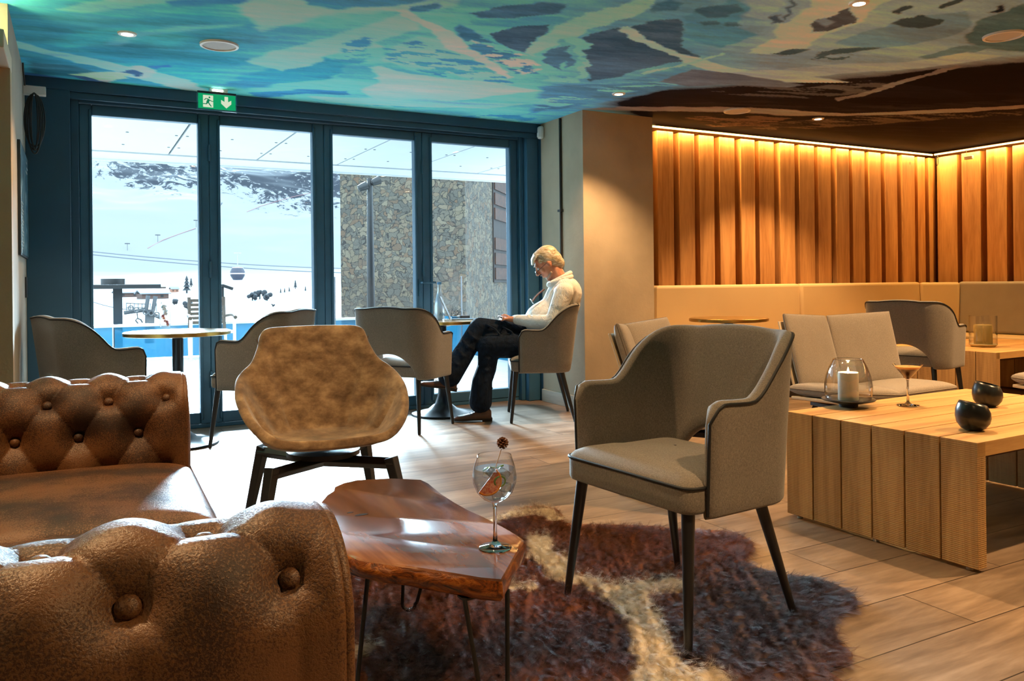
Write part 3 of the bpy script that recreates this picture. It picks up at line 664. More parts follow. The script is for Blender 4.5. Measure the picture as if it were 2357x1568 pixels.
def cushion_box(x0, x1, y0, y1, z0, z1, M=None, r=.03):
    return B().box(x0, x1, y0, y1, z0, z1, M)
def banquette():
    o = empty('banquette', (6.2, 5.6, 0), 0, 'long cream upholstered corner bench along the slatted walls', 'bench')
    X = lambda x: x-6.2
    Y = lambda y: y-5.6
    b = B().box(X(4.30), X(8.20), Y(5.14), Y(5.60), 0.0, .34); b.box(X(7.72), X(8.22), Y(-.5), Y(5.14), 0, .34)
    b.make('base', plain('dark_bench_base', srgb(40, 26, 18), .6), o)
    for a, c in ((4.30, 6.075), (6.085, 7.73)):
        B().box(X(a), X(c), Y(5.08), Y(5.52), .34, .47).make('seat_cushion', vinylM, o, bevel=.03, seg=4)
    y1 = 5.62
    while y1 > -.4:
        y0 = y1-1.45; B().box(X(7.735), X(8.20), Y(y0+.004), Y(y1-.004), .34, .47).make('seat_cushion', vinylM, o, bevel=.03, seg=4); y1 = y0
    for a, c in ((4.30, 6.075), (6.083, 7.86)):
        m = Matrix.Translation((0, Y(5.52), .47)) @ Matrix.Rotation(radians(-2), 4, 'X')
        B().box(X(a), X(c), -.03, .068, 0.0, .525, m).make('back_cushion', vinylM, o, bevel=.03, seg=4)
    # corner panel set diagonally
    m = Matrix.Translation((X(7.98), Y(5.38), .47)) @ Matrix.Rotation(radians(-45), 4, 'Z')
    B().box(-.19, .19, -.03, .07, 0, .52, m).make('back_cushion', vinylM, o, bevel=.03, seg=4)
    y1 = 5.27
    while y1 > -.4:
        y0 = y1-.95; m = Matrix.Translation((X(8.12), 0, .47)) @ Matrix.Rotation(radians(2), 4, 'Y')
        B().box(-.03, .075, Y(y0+.003), Y(y1-.003), 0, .525, m).make('back_cushion', vinyl2M, o, bevel=.03, seg=4); y1 = y0
banquette()

# ================================================================== OUTSIDE
struct('floor_terrace', B().box(-6, 5.2, 6.36, 13.2, -.12, -.02), None)
def deck_mat():
    t = NT('pale_terrace_decking'); v = t.coord('Object'); br = t.n('ShaderNodeTexBrick'); t.l(v, br.inputs[0]); br.inputs['Scale'].default_value = 1
    br.inputs['Brick Width'].default_value = 3; br.inputs['Row Height'].default_value = .14; br.inputs['Mortar Size'].default_value = .004
    br.inputs['Color1'].default_value = (.42, .39, .35, 1); br.inputs['Color2'].default_value = (.50, .47, .43, 1); br.inputs['Mortar'].default_value = (.12, .11, .1, 1)
    t.set(col=br.outputs['Color'], rough=.7); return t.m
bpy.data.objects['floor_terrace'].data.materials.clear(); bpy.data.objects['floor_terrace'].data.materials.append(deck_mat())
# canopy with riveted white soffit panels
o = empty('terrace_canopy', (1.5, 8.3, 2.5), 0, 'white riveted panel canopy above the terrace outside the glass doors', 'canopy')
whitePanel = plain('white_soffit_panel', (.60, .63, .66), .5)
for k in range(-5, 7):
    B().box(.93+.953*k-.953+.011-1.5, .93+.953*k-.011-1.5, -1.9, 1.45, 0, .02).make('soffit_panel', whitePanel, o)
B().box(-6.8, 6.5, 1.475, 1.98, -.012, .02).make('edge_strip', whitePanel, o)
B().box(-6.8, 6.5, 1.98, 2.02, -.03, .22).make('fascia', whitePanel, o)
B().box(-6.8, 6.5, -1.94, 2.0, .02, .2).make('roof_slab', plain('canopy_roof', (.03, .035, .04), .6), o)
b = B()
for k in range(-3, 6):
    for dx in (-.05, .05):
        for y in (-1.3, -.55, .2, .95): b.lathe([(.0001, -.005), (.014, -.004), (.014, 0)], 8, (.93+.953*k+dx-1.5, y, 0))
    for y in (-1.3, -.55, .2, .95): b.lathe([(.0001, -.005), (.014, -.004), (.014, 0)], 8, (.93+.953*k+.47-1.5, y, 0))
r_ = b.make('rivet', plain('dark_rivet', (.08, .09, .1), .6), o); r_['kind'] = 'stuff'
# low screen around the terrace: rail and blue tinted panels
blueM = NT('blue_tinted_screen'); tr = blueM.n('ShaderNodeBsdfTransparent'); tr.inputs[0].default_value = (.40, .62, .72, 1)
df = blueM.n('ShaderNodeBsdfDiffuse'); df.inputs[0].default_value = srgb(52, 128, 164); mx = blueM.n('ShaderNodeMixShader'); mx.inputs[0].default_value = .62
blueM.l(tr.outputs[0], mx.inputs[1]); blueM.l(df.outputs[0], mx.inputs[2]); blueM.l(mx.outputs[0], blueM.out.inputs[0]); blueM = blueM.m
o = empty('terrace_screen', (1.6, 12.9, -.02), 0, 'low blue tinted terrace screen with pale top rail and rounded ribs', 'screen')
x = -4.6
while x < 3.4:
    B().box(x-1.6+.01, x-1.6+1.25, -.012, .012, .02, .475).make('screen_panel', blueM, o, bevel=.004)
    x += 1.27
B().box(-6.4, 2.66, -.05, .05, .475, .515).make('top_rail', plain('pale_rail', (.62, .66, .70), .4), o, bevel=.006)
b = B()
tag(B().box(4.32, 5.15, 12.88, 12.90, -.02, .52).box(5.13, 5.15, 7.0, 12.9, -.02, .52).make('terrace_screen_end', blueM), 'blue tinted screen panel at the right end of the terrace in front of stone wall', 'screen')
# clear tall windbreak glass in front of the stone building
o = empty('windbreak', (4.1, 11.0, -.02), 0, 'clear glass windbreak panel with thin pale edges in front of stone building', 'glass screen')
B().box(-.95, .95, -.006, .006, .02, 1.15).make('glass_pane', clearM, o)
for xx in (-.965, .95): B().box(xx, xx+.015, -.01, .01, .02, 1.16).make('edge_profile', steelM, o)

# bar table outside with ashtray, terrace chair, dark tilted bar
o = empty('bar_table', (.56, 13.6, -.4), 0, 'tall black bar table standing beyond the terrace screen', 'table')
B().box(-1.0, .58, -.30, .30, 1.405, 1.47).make('table_top', blackM, o, bevel=.01)
B().box(-.062, .062, -.062, .062, .02, 1.405).make('pole', blackM, o); B().box(-.3, .3, -.25, .25, 0, .02).make('base_plate', blackM, o)
o = empty('ashtray', (.50, 13.6, 1.071), 0, 'black ashtray on the tall bar table outside', 'ashtray')
B().lathe([(.0001, .01), (.12, .01), (.15, .085), (.165, .085), (.165, .0), (.0001, 0)], 24).make('bowl', blackM, o, smooth=40)
o = B().box(0, .17, -.03, .03, -.022, .022, Matrix.Translation(wy(511, 657, 13.2)) @ Matrix.Rotation(radians(20), 4, 'Y')).make('black_rail_end', blackM)
tag(o, 'short sloping black bar end seen right of the second door post, outside', 'rail')
B().box(.12, .16, -.02, .02, -1.2, 0, Matrix.Translation(wy(490, 655, 13.22))).make('rail_post', blackM, o)
def terrace_chair():
    o = empty('terrace_chair', (1.70, 12.32, -.02), radians(-90), 'brown slatted wooden armchair with pale legs on the terrace', 'chair')
    br = plain('weathered_teak', srgb(70, 58, 48), .7); pl = plain('pale_reflection_wood', (.80, .80, .76), .5)  # pale tone of seat and legs stands in for a reflection
    # local +x faces the camera side
    for s in (-1, 1):
        B().tube([(-.30, s*.24, .40), (-.36, s*.24, .89)], .024, 8).make('back_post', br, o, smooth=60)
        B().tube([(.26, s*.29, .02), (.26, s*.29, .60)], .022, 8).make('leg', br if False else pl, o, smooth=60)
        B().tube([(-.24, s*.25, .02), (-.30, s*.25, .42)], .022, 8).make('leg', pl, o, smooth=60)
        B().tube([(.30, s*.30, .605), (.15, s*.30, .635), (-.05, s*.29, .635), (-.30, s*.25, .61)], [.026, .024, .022, .02], 8).make('armrest', br, o, smooth=60)
    b = B()
    for k in range(6):
        z = .50+.064*k; xx = -.31-.06*(z-.4)/.49-.0
        B().box(xx-.012, xx+.012, -.235, .235, z, z+.044).make('back_slat', br, o, bevel=.003)
    for k in range(6): b.box(-.28+.095*k, -.28+.095*k+.08, -.27, .27, .395, .425)
    B().box(-.28, .29, -.27, .27, .38, .42).make('seat', pl, o, bevel=.006)
terrace_chair()
# spotlight mast
o = empty('lamp_mast', (3.86, 11.6, -.02), 0, 'slim black mast carrying two spotlights in front of the stone building', 'lamp')
B().tube([(0, 0, 0), (0, 0, 1.35), (0, 0, 2.62)], [.062, .055, .04], 14).make('mast', blackM, o, smooth=60)
for s, dz in ((-1, -.06), (1, .03)):
    h = B().tube([(0, 0, 2.56+dz), (s*.05-.04, -.06, 2.56+dz)], .014, 8).make('bracket', blackM, o, smooth=60)
    M_ = Matrix.Translation((s*.10-.04, -.08, 2.54+dz)) @ Matrix.Rotation(radians(70), 4, (0.2*s, 1, .3*s)) 
    h = B().lathe([(.0001, -.07), (.045, -.06), (.055, .0), (.062, .07), (.0001, .06)], 20, M=M_).make('spotlight_head', blackM, o, smooth=40)
# stone building
def stone_mat():
    t = NT('mixed_rubble_stone'); v = t.coord('Object', (1, 1, 1.25))
    wv = t.n('ShaderNodeVectorMath', operation='ADD'); nz = t.n('ShaderNodeTexNoise'); t.l(v, nz.inputs['Vector']); nz.inputs['Scale'].default_value = 2.5
    sc_ = t.n('ShaderNodeVectorMath', operation='SCALE'); t.l(nz.outputs['Color'], sc_.inputs[0]); sc_.inputs['Scale'].default_value = .35
    t.l(v, wv.inputs[0]); t.l(sc_.outputs[0], wv.inputs[1]); vv = wv.outputs[0]
    vo = t.n('ShaderNodeTexVoronoi'); t.l(vv, vo.inputs['Vector']); vo.inputs['Scale'].default_value = 7.5; vo.distance = 'CHEBYCHEV'
    ed = t.n('ShaderNodeTexVoronoi', feature='F2'); t.l(vv, ed.inputs['Vector']); ed.inputs['Scale'].default_value = 7.5; ed.distance = 'CHEBYCHEV'
    df_ = t.math('SUBTRACT', ed.outputs['Distance'], vo.outputs['Distance'])
    sp = t.n('ShaderNodeSeparateColor'); t.l(vo.outputs['Color'], sp.inputs[0])
    c = t.ramp(sp.outputs[0], [(0, srgb(52, 49, 44)), (.3, srgb(64, 62, 56)), (.5, srgb(82, 72, 56)), (.7, srgb(92, 83, 68)), (.85, srgb(78, 56, 38)), (1, srgb(58, 54, 48))])
    c = t.mix(c, srgb(104, 96, 82), t.math('MULTIPLY', t.noise(v, 30, 4), .3))
    mort = t.ramp(df_, [(.02, (1, 1, 1, 1)), (.07, (0, 0, 0, 1))])
    c = t.mix(c, srgb(34, 31, 28), mort); t.set(col=c, rough=.9); t.bump(t.math('SUBTRACT', t.noise(v, 22, 4), mort), .6, .03); return t.m
stoneM = stone_mat()
o = empty('stone_building', (7.23, 15.5, -4), 0, 'large rubble stone building outside, filling the two right door panes', 'building')
poly = [(5.29-7.23, 18.0-15.5), (0, 0), (3.04, 3.5), (1.2, 6.5)]
B().prism(poly, 0, 11).make('stone_wall', stoneM, o)
d1 = Vector((3.04, 3.5, 0)).normalized(); nrm = Vector((d1.y, -d1.x, 0))
def wallbox(t0, t1, z0, z1, e0, e1, name, mat):
    vs = []
    for z in (z0, z1):
        for e in (e0, e1):
            for tt in (t0, t1): vs.append(d1*tt+nrm*e+Vector((0, 0, z)))
    return B().add(vs, [(0, 2, 3, 1), (4, 5, 7, 6), (0, 1, 5, 4), (2, 6, 7, 3), (0, 4, 6, 2), (1, 3, 7, 5)]).make(name, mat, o)
tim = wood('dark_larch', srgb(30, 16, 10), srgb(70, 38, 22), axis='X', rough=.8)
wallbox(2.35, 4.4, 5.05, 8.6, -.02, .03, 'timber_window_recess', plain('recess_dark', srgb(30, 22, 20), .8))
for k in range(9):
    if k not in (3, 7): wallbox(2.42, 4.3, 5.12+.36*k, 5.40+.36*k, .03, .06, 'timber_board', tim)

# snow terrain and mountain
def snow_h(x, y):
    base = -4.5 if y < 70 else -4.5+5.4*min(1, (y-70)/330.0)**1.2
    if y > 400: base = .9 + .10*(y-400)*min(1, (y-400)/260.0) + max(0, y-560)*.30
    a = noise.fractal(Vector((x*.004, y*.004, 1.3)), 1, 2, 6)
    b_ = noise.fractal(Vector((x*.02, y*.02, 4.3)), 1, 2, 4)
    k = min(1, max(0, (y-380)/300)); far = min(1, max(0, (y-60)/300))
    return base + a*(13*k+.8*far) + b_*(1.8*k*k+.25*far)
def ground_at(px, py, y0=20.0):
    d = ray(px, py); dx, dz = d.x/d.y, d.z/d.y; y = y0
    while y < 1400:
        if H+dz*y <= snow_h(dx*y, y): return Vector((dx*y, y, snow_h(dx*y, y)))
        y += max(.5, y*.004)
    return Vector((dx*900, 900, H+dz*900))
ys = list(np.linspace(13.3, 60, 8))+list(np.linspace(66, 380, 40))+list(np.linspace(390, 860, 130)); b = B(); P = []
for y in ys:
    hw = 40+y*1.15
    P.append([Vector((y*.35+u*hw, y, snow_h(y*.35+u*hw, y))) for u in np.linspace(-1, 1, 150)])
b.grid(P)
def snow_mat():
    t = NT('snow_with_rock_outcrops'); g = t.n('ShaderNodeNewGeometry'); sp = t.n('ShaderNodeSeparateXYZ'); t.l(g.outputs['Position'], sp.inputs[0])
    nx = t.coord('Object', (1, 1, 1))
    big = t.noise(t.coord('Object', (1, .5, 1)), .0075, 3, .5); mid = t.noise(t.coord('Object', (1, .45, 1.2), rot=(0, 0, .5)), .085, 8, .76, 1.2)
    band = t.n('ShaderNodeMapRange'); t.l(sp.outputs['Z'], band.inputs[0]); band.inputs[1].default_value = 52; band.inputs[2].default_value = 95
    f = t.math('ADD', t.math('ADD', t.math('MULTIPLY', big, .55), t.math('MULTIPLY', mid, .75)), t.math('MULTIPLY', band.outputs[0], .14))
    rock = t.ramp(f, [(.768, (0, 0, 0, 1)), (.80, (1, 1, 1, 1))])
    rock = t.math('MULTIPLY', rock, t.math('GREATER_THAN', band.outputs[0], .08))
    c = t.mix((SNOW*.97, SNOW, SNOW*1.03, 1), srgb(40, 44, 52), rock); t.set(col=c, rough=.9, spec=.1); return t.m
SNOW = .195
o = b.make('snow_mountain', snow_mat(), smooth=180); o['kind'] = 'structure'

def outcat(o, l, c, g=None): return tag(o, l, c, g)
# gondola, cables
gp = wy(547, 630, 80)
o = empty('gondola_cabin', gp, 0, 'small dark gondola cabin hanging from cables outside the second pane', 'gondola')
dk = plain('gondola_shell', srgb(52, 54, 68), .5)
B().lathe([(.0001, -.62), (.42, -.60), (.66, -.2), (.68, .2), (.50, .56), (.0001, .62)], 10).make('cabin', dk, o, smooth=50)
B().lathe([(.672, -.06), (.70, -.04), (.70, .03), (.68, .05)], 10).make('pale_stripe', plain('gondola_stripe', (.5, .4, .38), .5), o)
B().tube([(0, 0, .6), (0, 0, 1.5), (.1, 0, 1.95)], .05, 6).make('hanger', steelM, o)
B().box(-.35, .35, -.08, .08, 1.9, 2.0).make('grip', steelM, o)
cabM = plain('thin_cable', (.12, .13, .15), .6)
for (a, c_, lab) in (((200, 578), (790, 618), 'upper thin lift cable crossing the snow view through left panes'), ((200, 585), (790, 628), 'lower thin lift cable crossing the snow view through left panes'),
                     ((200, 690), (350, 712), 'thin lift cable running into the wheel tower from the left')):
    yy = 80.5 if c_[0] > 500 else 56
    p0, p1 = wy(*a, yy), wy(*c_, yy); r_c = .05 if yy > 60 else .03
    tag(B().tube([p0.lerp(p1, t_)+Vector((0, 0, -1.0*t_*(1-t_))) for t_ in np.linspace(0, 1, 10)], r_c, 5).make('lift_cable', cabM, smooth=60), lab, 'cable')
# lift wheel tower
D_ = 55.0
def W(px, py, y=D_): return wy(px, py, y)
tb = W(345, 745)
o = empty('lift_tower', (W(345, 700).x, D_, tb.z-2), 0, 'grey ski lift tower with row of wheels seen behind the drink glass', 'lift tower')
L0 = Vector(o.location)
grayM = plain('lift_tower_grey', (.06, .065, .07), .6)
def seg(name, pts, r, n=8): B().tube([W(*p)-L0 for p in pts], r, n).make(name, grayM, o, smooth=60)
seg('main_post', [(344, 790), (345, 712)], .28, 10); seg('support_arm', [(336, 716), (341, 680)], .12); seg('support_arm', [(352, 716), (358, 682)], .12)
seg('wheel_beam', [(285, 720), (330, 714), (372, 732)], .13)
for px, py in ((301, 709), (314, 713), (335, 719), (348, 721), (361, 724)):
    c_ = W(px, py, D_-.4)-L0; B().lathe([(.10, -.07), (.17, -.09), (.17, .09), (.10, .07)], 14, M=Matrix.Translation(c_) @ Matrix.Rotation(radians(90), 4, 'X'), closed=True).make('wheel', grayM, o, smooth=40)
for x0 in (291, 300, 309, 318, 327, 346, 360): seg('railing_post', [(x0, 718), (x0, 698)], .025, 5)
seg('railing_bar', [(290, 698), (335, 700)], .03, 5); seg('railing_bar', [(290, 708), (335, 709)], .025, 5)
seg('hanging_chair', [(318, 745), (312, 738), (316, 733), (324, 736), (328, 743)], .05, 6); seg('hanging_chair', [(317, 733), (315, 717)], .035, 6)
# chalets
wd = plain('chalet_timber', srgb(92, 70, 62), .8); sn = plain('roof_snow', (.20, .21, .22), .9)
def chalet(px, py, y, w_, h_, lab, col=None):
    p = ground_at(px, py); w_ = w_*p.y/1870.0; h_ = h_*p.y/1870.0; o = empty('chalet', (p.x, p.y, p.z), radians(12), lab, 'house', 'wooden chalets in the snow')
    B().box(-w_/2, w_/2, 0, w_*.7, -.8, h_).make('timber_wall', col or wd, o)
    b_ = B(); ov = w_*.08
    b_.add([(-w_/2-ov, -ov, h_*.9), (w_/2+ov, -ov, h_*.9), (w_/2+ov, w_*.35, h_*1.55), (-w_/2-ov, w_*.35, h_*1.55), (-w_/2-ov, w_*.7+ov, h_*.9), (w_/2+ov, w_*.7+ov, h_*.9),
            (-w_/2-ov, -ov, h_*1.1), (w_/2+ov, -ov, h_*1.1), (w_/2+ov, w_*.35, h_*1.75), (-w_/2-ov, w_*.35, h_*1.75), (-w_/2-ov, w_*.7+ov, h_*1.1), (w_/2+ov, w_*.7+ov, h_*1.1)],
           [(0, 3, 2, 1), (3, 4, 5, 2), (6, 7, 8, 9), (9, 8, 11, 10), (0, 1, 7, 6), (4, 10, 11, 5), (0, 6, 9, 3), (3, 9, 10, 4), (1, 2, 8, 7), (2, 5, 11, 8)])
    b_.make('snowy_roof', sn, o)
    for k in (-1, 1): B().box(k*w_*.25-w_*.05, k*w_*.25+w_*.05, -.06, 0, h_*.3, h_*.75).make('window', blackM, o)
chalet(297, 684, 150, 44, 9, 'brown snow-covered chalet left of the lift tower'); chalet(358, 688, 140, 54, 11, 'largest brown chalet just behind the lift tower')
chalet(403, 673, 230, 16, 7, 'small orange-brown chalet higher up, right of the lift tower', plain('orange_timber', srgb(150, 104, 84), .8)); chalet(372, 664, 260, 18, 3, 'faint distant chalet above the largest chalet')
# trees
tg = plain('dark_conifer', srgb(46, 50, 54), .9)
def tree(px, py, y, h_, lab, conif=True):
    p = ground_at(px, py); h_ = h_*p.y/y; o = empty('snowy_tree', (p.x, p.y, p.z), 0, lab, 'tree', 'dark trees on the snow')
    b_ = B()
    if conif:
        for k in range(4): b_.lathe([(h_*.26*(1-k*.2), h_*(.15+.2*k)), (.01, h_*(.45+.19*k))], 9)
    else:
        rr = random.Random(int(px))
        for k in range(9):
            b_.sphere((rr.uniform(-.25, .25)*h_, rr.uniform(-.3, .3)*h_, h_*rr.uniform(.15, .45)), h_*rr.uniform(.10, .18), 9, 6)
    b_.make('foliage', tg, o); B().tube([(0, 0, -1), (0, 0, h_*.3)], h_*.05, 6).make('trunk', tg, o)
tree(581, 692, 150, 2.6, 'leftmost bush of the dark clump in the snow behind the second pane', False); tree(598, 689, 152, 3.0, 'middle bush of the dark clump behind the second pane', False); tree(615, 692, 149, 2.6, 'rightmost bush of the dark clump behind the second pane', False)
tree(430, 675, 200, 4.0, 'single dark conifer right of the orange-brown chalet'); tree(440, 661, 240, 2.5, 'tiny tree above the single conifer')
for k, (px, py, n_) in enumerate([(646, 676, 'first'), (655, 675, 'second'), (666, 673, 'third'), (680, 665, 'tallest'), (703, 671, 'last')]):
    tree(px, py, 240, 2.6 if k == 3 else 1.6, n_+' tiny tree from the left in the row on the far snowfield')
tree(629, 706, 120, .8, 'low dark shrub below the far snowfield road', False); tree(401, 702, 110, 1.4, 'dark shrub right of the lift tower', False); tree(432, 712, 100, 1.6, 'dark shrub behind the terrace chair', False)
# slope: safety nets, drag lift pylons
rn = plain('red_safety_net', srgb(140, 104, 108), .9)
def onslope(px, py):
    d = ray(px, py); d = Vector(d)/d.y; lo = 400.0
    for k in range(2400):
        y = 380+k*.5
        z = H+d.z*y
        if z <= snow_h(d.x*y, y): return Vector((d.x*y, y, z))
    return Vector((d.x*900, 900, H+d.z*900))
for pts, lab in (([(568, 488), (600, 475), (640, 463), (680, 452), (719, 444)], 'faint red safety net line on the upper slope in second pane'), ([(340, 572), (375, 553), (410, 540), (450, 526)], 'faint red safety net line on the slope in first pane')):
    q = [onslope(*p)+Vector((0, -.5, .1)) for p in pts]
    q2 = []
    for i in range(len(q)-1):
        for t_ in (0, .5): 
            m_ = q[i].lerp(q[i+1], t_); q2.append(m_)
    q2.append(q[-1])
    tag(B().tube(q2, .22, 6).make('safety_net', rn), lab, 'net')
for px, py, n_ in ((293, 576, 'lowest'), (363, 556, 'middle'), (451, 522, 'highest')):
    p = onslope(px, py); k = p.y/1870.0
    o = empty('drag_lift_pylon', p, 0, n_+' of the small T-shaped lift pylons on the slope in first pane', 'pylon', 'lift pylons on the slope')
    B().tube([(0, -1, -2), (0, -1, 15*k)], .45*k, 6).make('mast', grayM, o); B().box(-5*k, 5*k, -1.2, -.8, 12.5*k, 14.5*k).make('crossbar', grayM, o)

# ================================================================== FURNITURE
def interp(x, pts):
    if x <= pts[0][0]: return pts[0][1]
    for (a, va), (b_, vb) in zip(pts, pts[1:]):
        if x <= b_: t = (x-a)/(b_-a); t = t*t*(3-2*t); return va+(vb-va)*t
    return pts[-1][1]
def rounded_poly(pts, rs, n=6):
    out = []; m = len(pts)
    for i in range(m):
        p = Vector(pts[i]+(0,)); a = (Vector(pts[i-1]+(0,))-p); b_ = (Vector(pts[(i+1) % m]+(0,))-p); r = rs[i] if isinstance(rs, list) else rs
        a.normalize(); b_.normalize(); p0 = p+a*r; p1 = p+b_*r
        for k in range(n+1):
            t = k/n; q = p0*(1-t)**2+p*2*t*(1-t)+p1*t*t; out.append((q.x, q.y))
    return out
def make_armchair(label):
    o = empty('armchair', (0, 0, 0), 0, label, 'armchair')
    # seat
    ol = rounded_poly([(.245, -.282), (.245, .282), (.17, .282), (.14, .250), (-.16, .238), (-.16, -.238), (.14, -.250), (.17, -.282)], [.05, .05, .02, .02, .07, .07, .02, .02], 6)
    rings = []
    cx = .02
    for sc_, z in ((.93, .378), (.985, .384), (1, .395), (1.0, .452), (.985, .461), (.95, .472), (.86, .484), (.65, .497), (.35, .505), (.02, .507)):
        rings.append([Vector(((x-cx)*sc_+cx, y*sc_, z)) for x, y in ol])
    b = B().grid(rings, cv=True); n = len(ol); b.f.append(tuple(range(n)))
    st = b.make('seat', greyF, o, smooth=60)
    B().tube([Vector(((x-cx)*1.003+cx, y*1.003, .455)) for x, y in ol], .0048, 8, closed=True).make('piping', pipeM, st, smooth=80)
    # wrap-around back with arms
    half = []
    for k in range(13): half.append((.185-.255*k/12.0, .282))
    R_ = .125
    for k in range(1, 13):
        a = pi/2*k/12; half.append((-.07-R_*sin(a), .157+R_*cos(a)))
    for k in range(1, 9): half.append((-.195, .157*(1-k/8.0)))
    path = half+[(x, -y) for x, y in half[::-1][1:]]
    Np = len(path); s = [0]
    for i in range(1, Np): s.append(s[-1]+sqrt((path[i][0]-path[i-1][0])**2+(path[i][1]-path[i-1][1])**2))
    L_ = s[-1]; P = []; pipe = []
    pipeb = []
    for i in range(Np):
        x, y = path[i]; a = path[max(i-1, 0)]; c_ = path[min(i+1, Np-1)]; tx, ty = c_[0]-a[0], c_[1]-a[1]; l_ = sqrt(tx*tx+ty*ty); nx, ny = ty/l_, -tx/l_
        # outward normal
        if nx*(x-.05)+ny*y < 0: nx, ny = -nx, -ny
        se = min(s[i], L_-s[i])
        top = interp(-x, [(-.19, .694), (-.04, .688), (-.03, .688), (.178, .868)]) + .010*(1-(y/.15)**2 if abs(y) < .15 else 0)
        rr = .055
        if se < rr: top = top-rr+sqrt(max(0, rr*rr-(rr-se)**2))
        bot = .366
        ay = abs(y)
        if x < -.12: bot = .366+.178*sqrt(max(0, 1-(ay/.205)**2)) if ay < .205 else .366
        back = min(1, max(0, (-x-.05)/.13))
        th = .021 if se > .012 else .021*(.35+.65*sqrt(se/.012))
        ring = []
        def pos(off, z):
            f = (z-.42)/.42
            return Vector((x+nx*off-.040*back*f*abs(nx)-.015*back*f, y+ny*off+ny*.018*f*(1-back*.5), z))
        nz = 9
        for k in range(nz): ring.append(pos(th, bot+.012+(top-.016-bot-.012)*k/(nz-1)))
        for k in range(1, 5):
            t = pi*k/5; ring.append(pos(th*cos(t), top-.016+.016*sin(t)))
        for k in range(nz): ring.append(pos(-th, top-.016-(top-.016-bot-.012)*k/(nz-1)))
        for k in range(1, 4):
            t = pi*k/4; ring.append(pos(-th*cos(t), bot+.012-.012*sin(t)))
        P.append(ring); pipe.append(pos(th+.001, top-.010))
        if i == 0: end0 = [pos(th+.001, top-.010+(bot-top+.02)*k/5) for k in range(1, 6)]
        if i == Np-1: end1 = [pos(th+.001, top-.010+(bot-top+.02)*k/5) for k in range(1, 6)]
    b = B().grid(P, cv=True); nr = len(P[0]); b.f.append(tuple(range(nr))[::-1]); b.f.append(tuple((Np-1)*nr+k for k in range(nr)))
    sh = b.make('backrest', greyF, o, smooth=70)
    pp = end0[::-1]+pipe+end1
    B().tube(pp, .0046, 8).make('piping', pipeM, sh, smooth=80)
    for fx, fy, tx, ty in ((.245, .27, .205, .235), (.245, -.27, .205, -.235), (-.225, .245, -.13, .19), (-.225, -.245, -.13, -.19)):
        lg = B().tube([(tx, ty, .385), (fx, fy, .012), (fx, fy, .006)], [.0195, .0115, .0115], 14).make('leg', legM, o, smooth=60)
        B().tube([(fx, fy, .007), (fx, fy, .0)], .010, 10).make('foot_glide', pipeM, lg)
    return o
def place(o, x, y, th, z=0):
    o.location = (x, y, z); o.rotation_euler = (0, 0, radians(th)); return o
ch = make_armchair('grey armchair with black piping in the foreground, standing on the cowhide rug')
def more(x, y, th, label):
    c = copy_tree(ch); c['label'] = label; return place(c, x, y, th)
place(ch, 1.676, 2.01, 185, .008)
more(3.146, 5.39, 154, 'grey armchair occupied by the reading man beside the pillar')
more(2.073, 5.52, 40, 'grey armchair with arched back opening facing the man across his table')
more(1.109, 5.528, 140, 'grey armchair right of the left bistro table, behind the brown velvet chair')
more(.085, 5.33, 18, 'leftmost grey armchair, behind the leather sofa against the left wall')
more(5.63, 4.01, 14, 'grey armchair at far right in the dim corner, by the second wooden table')

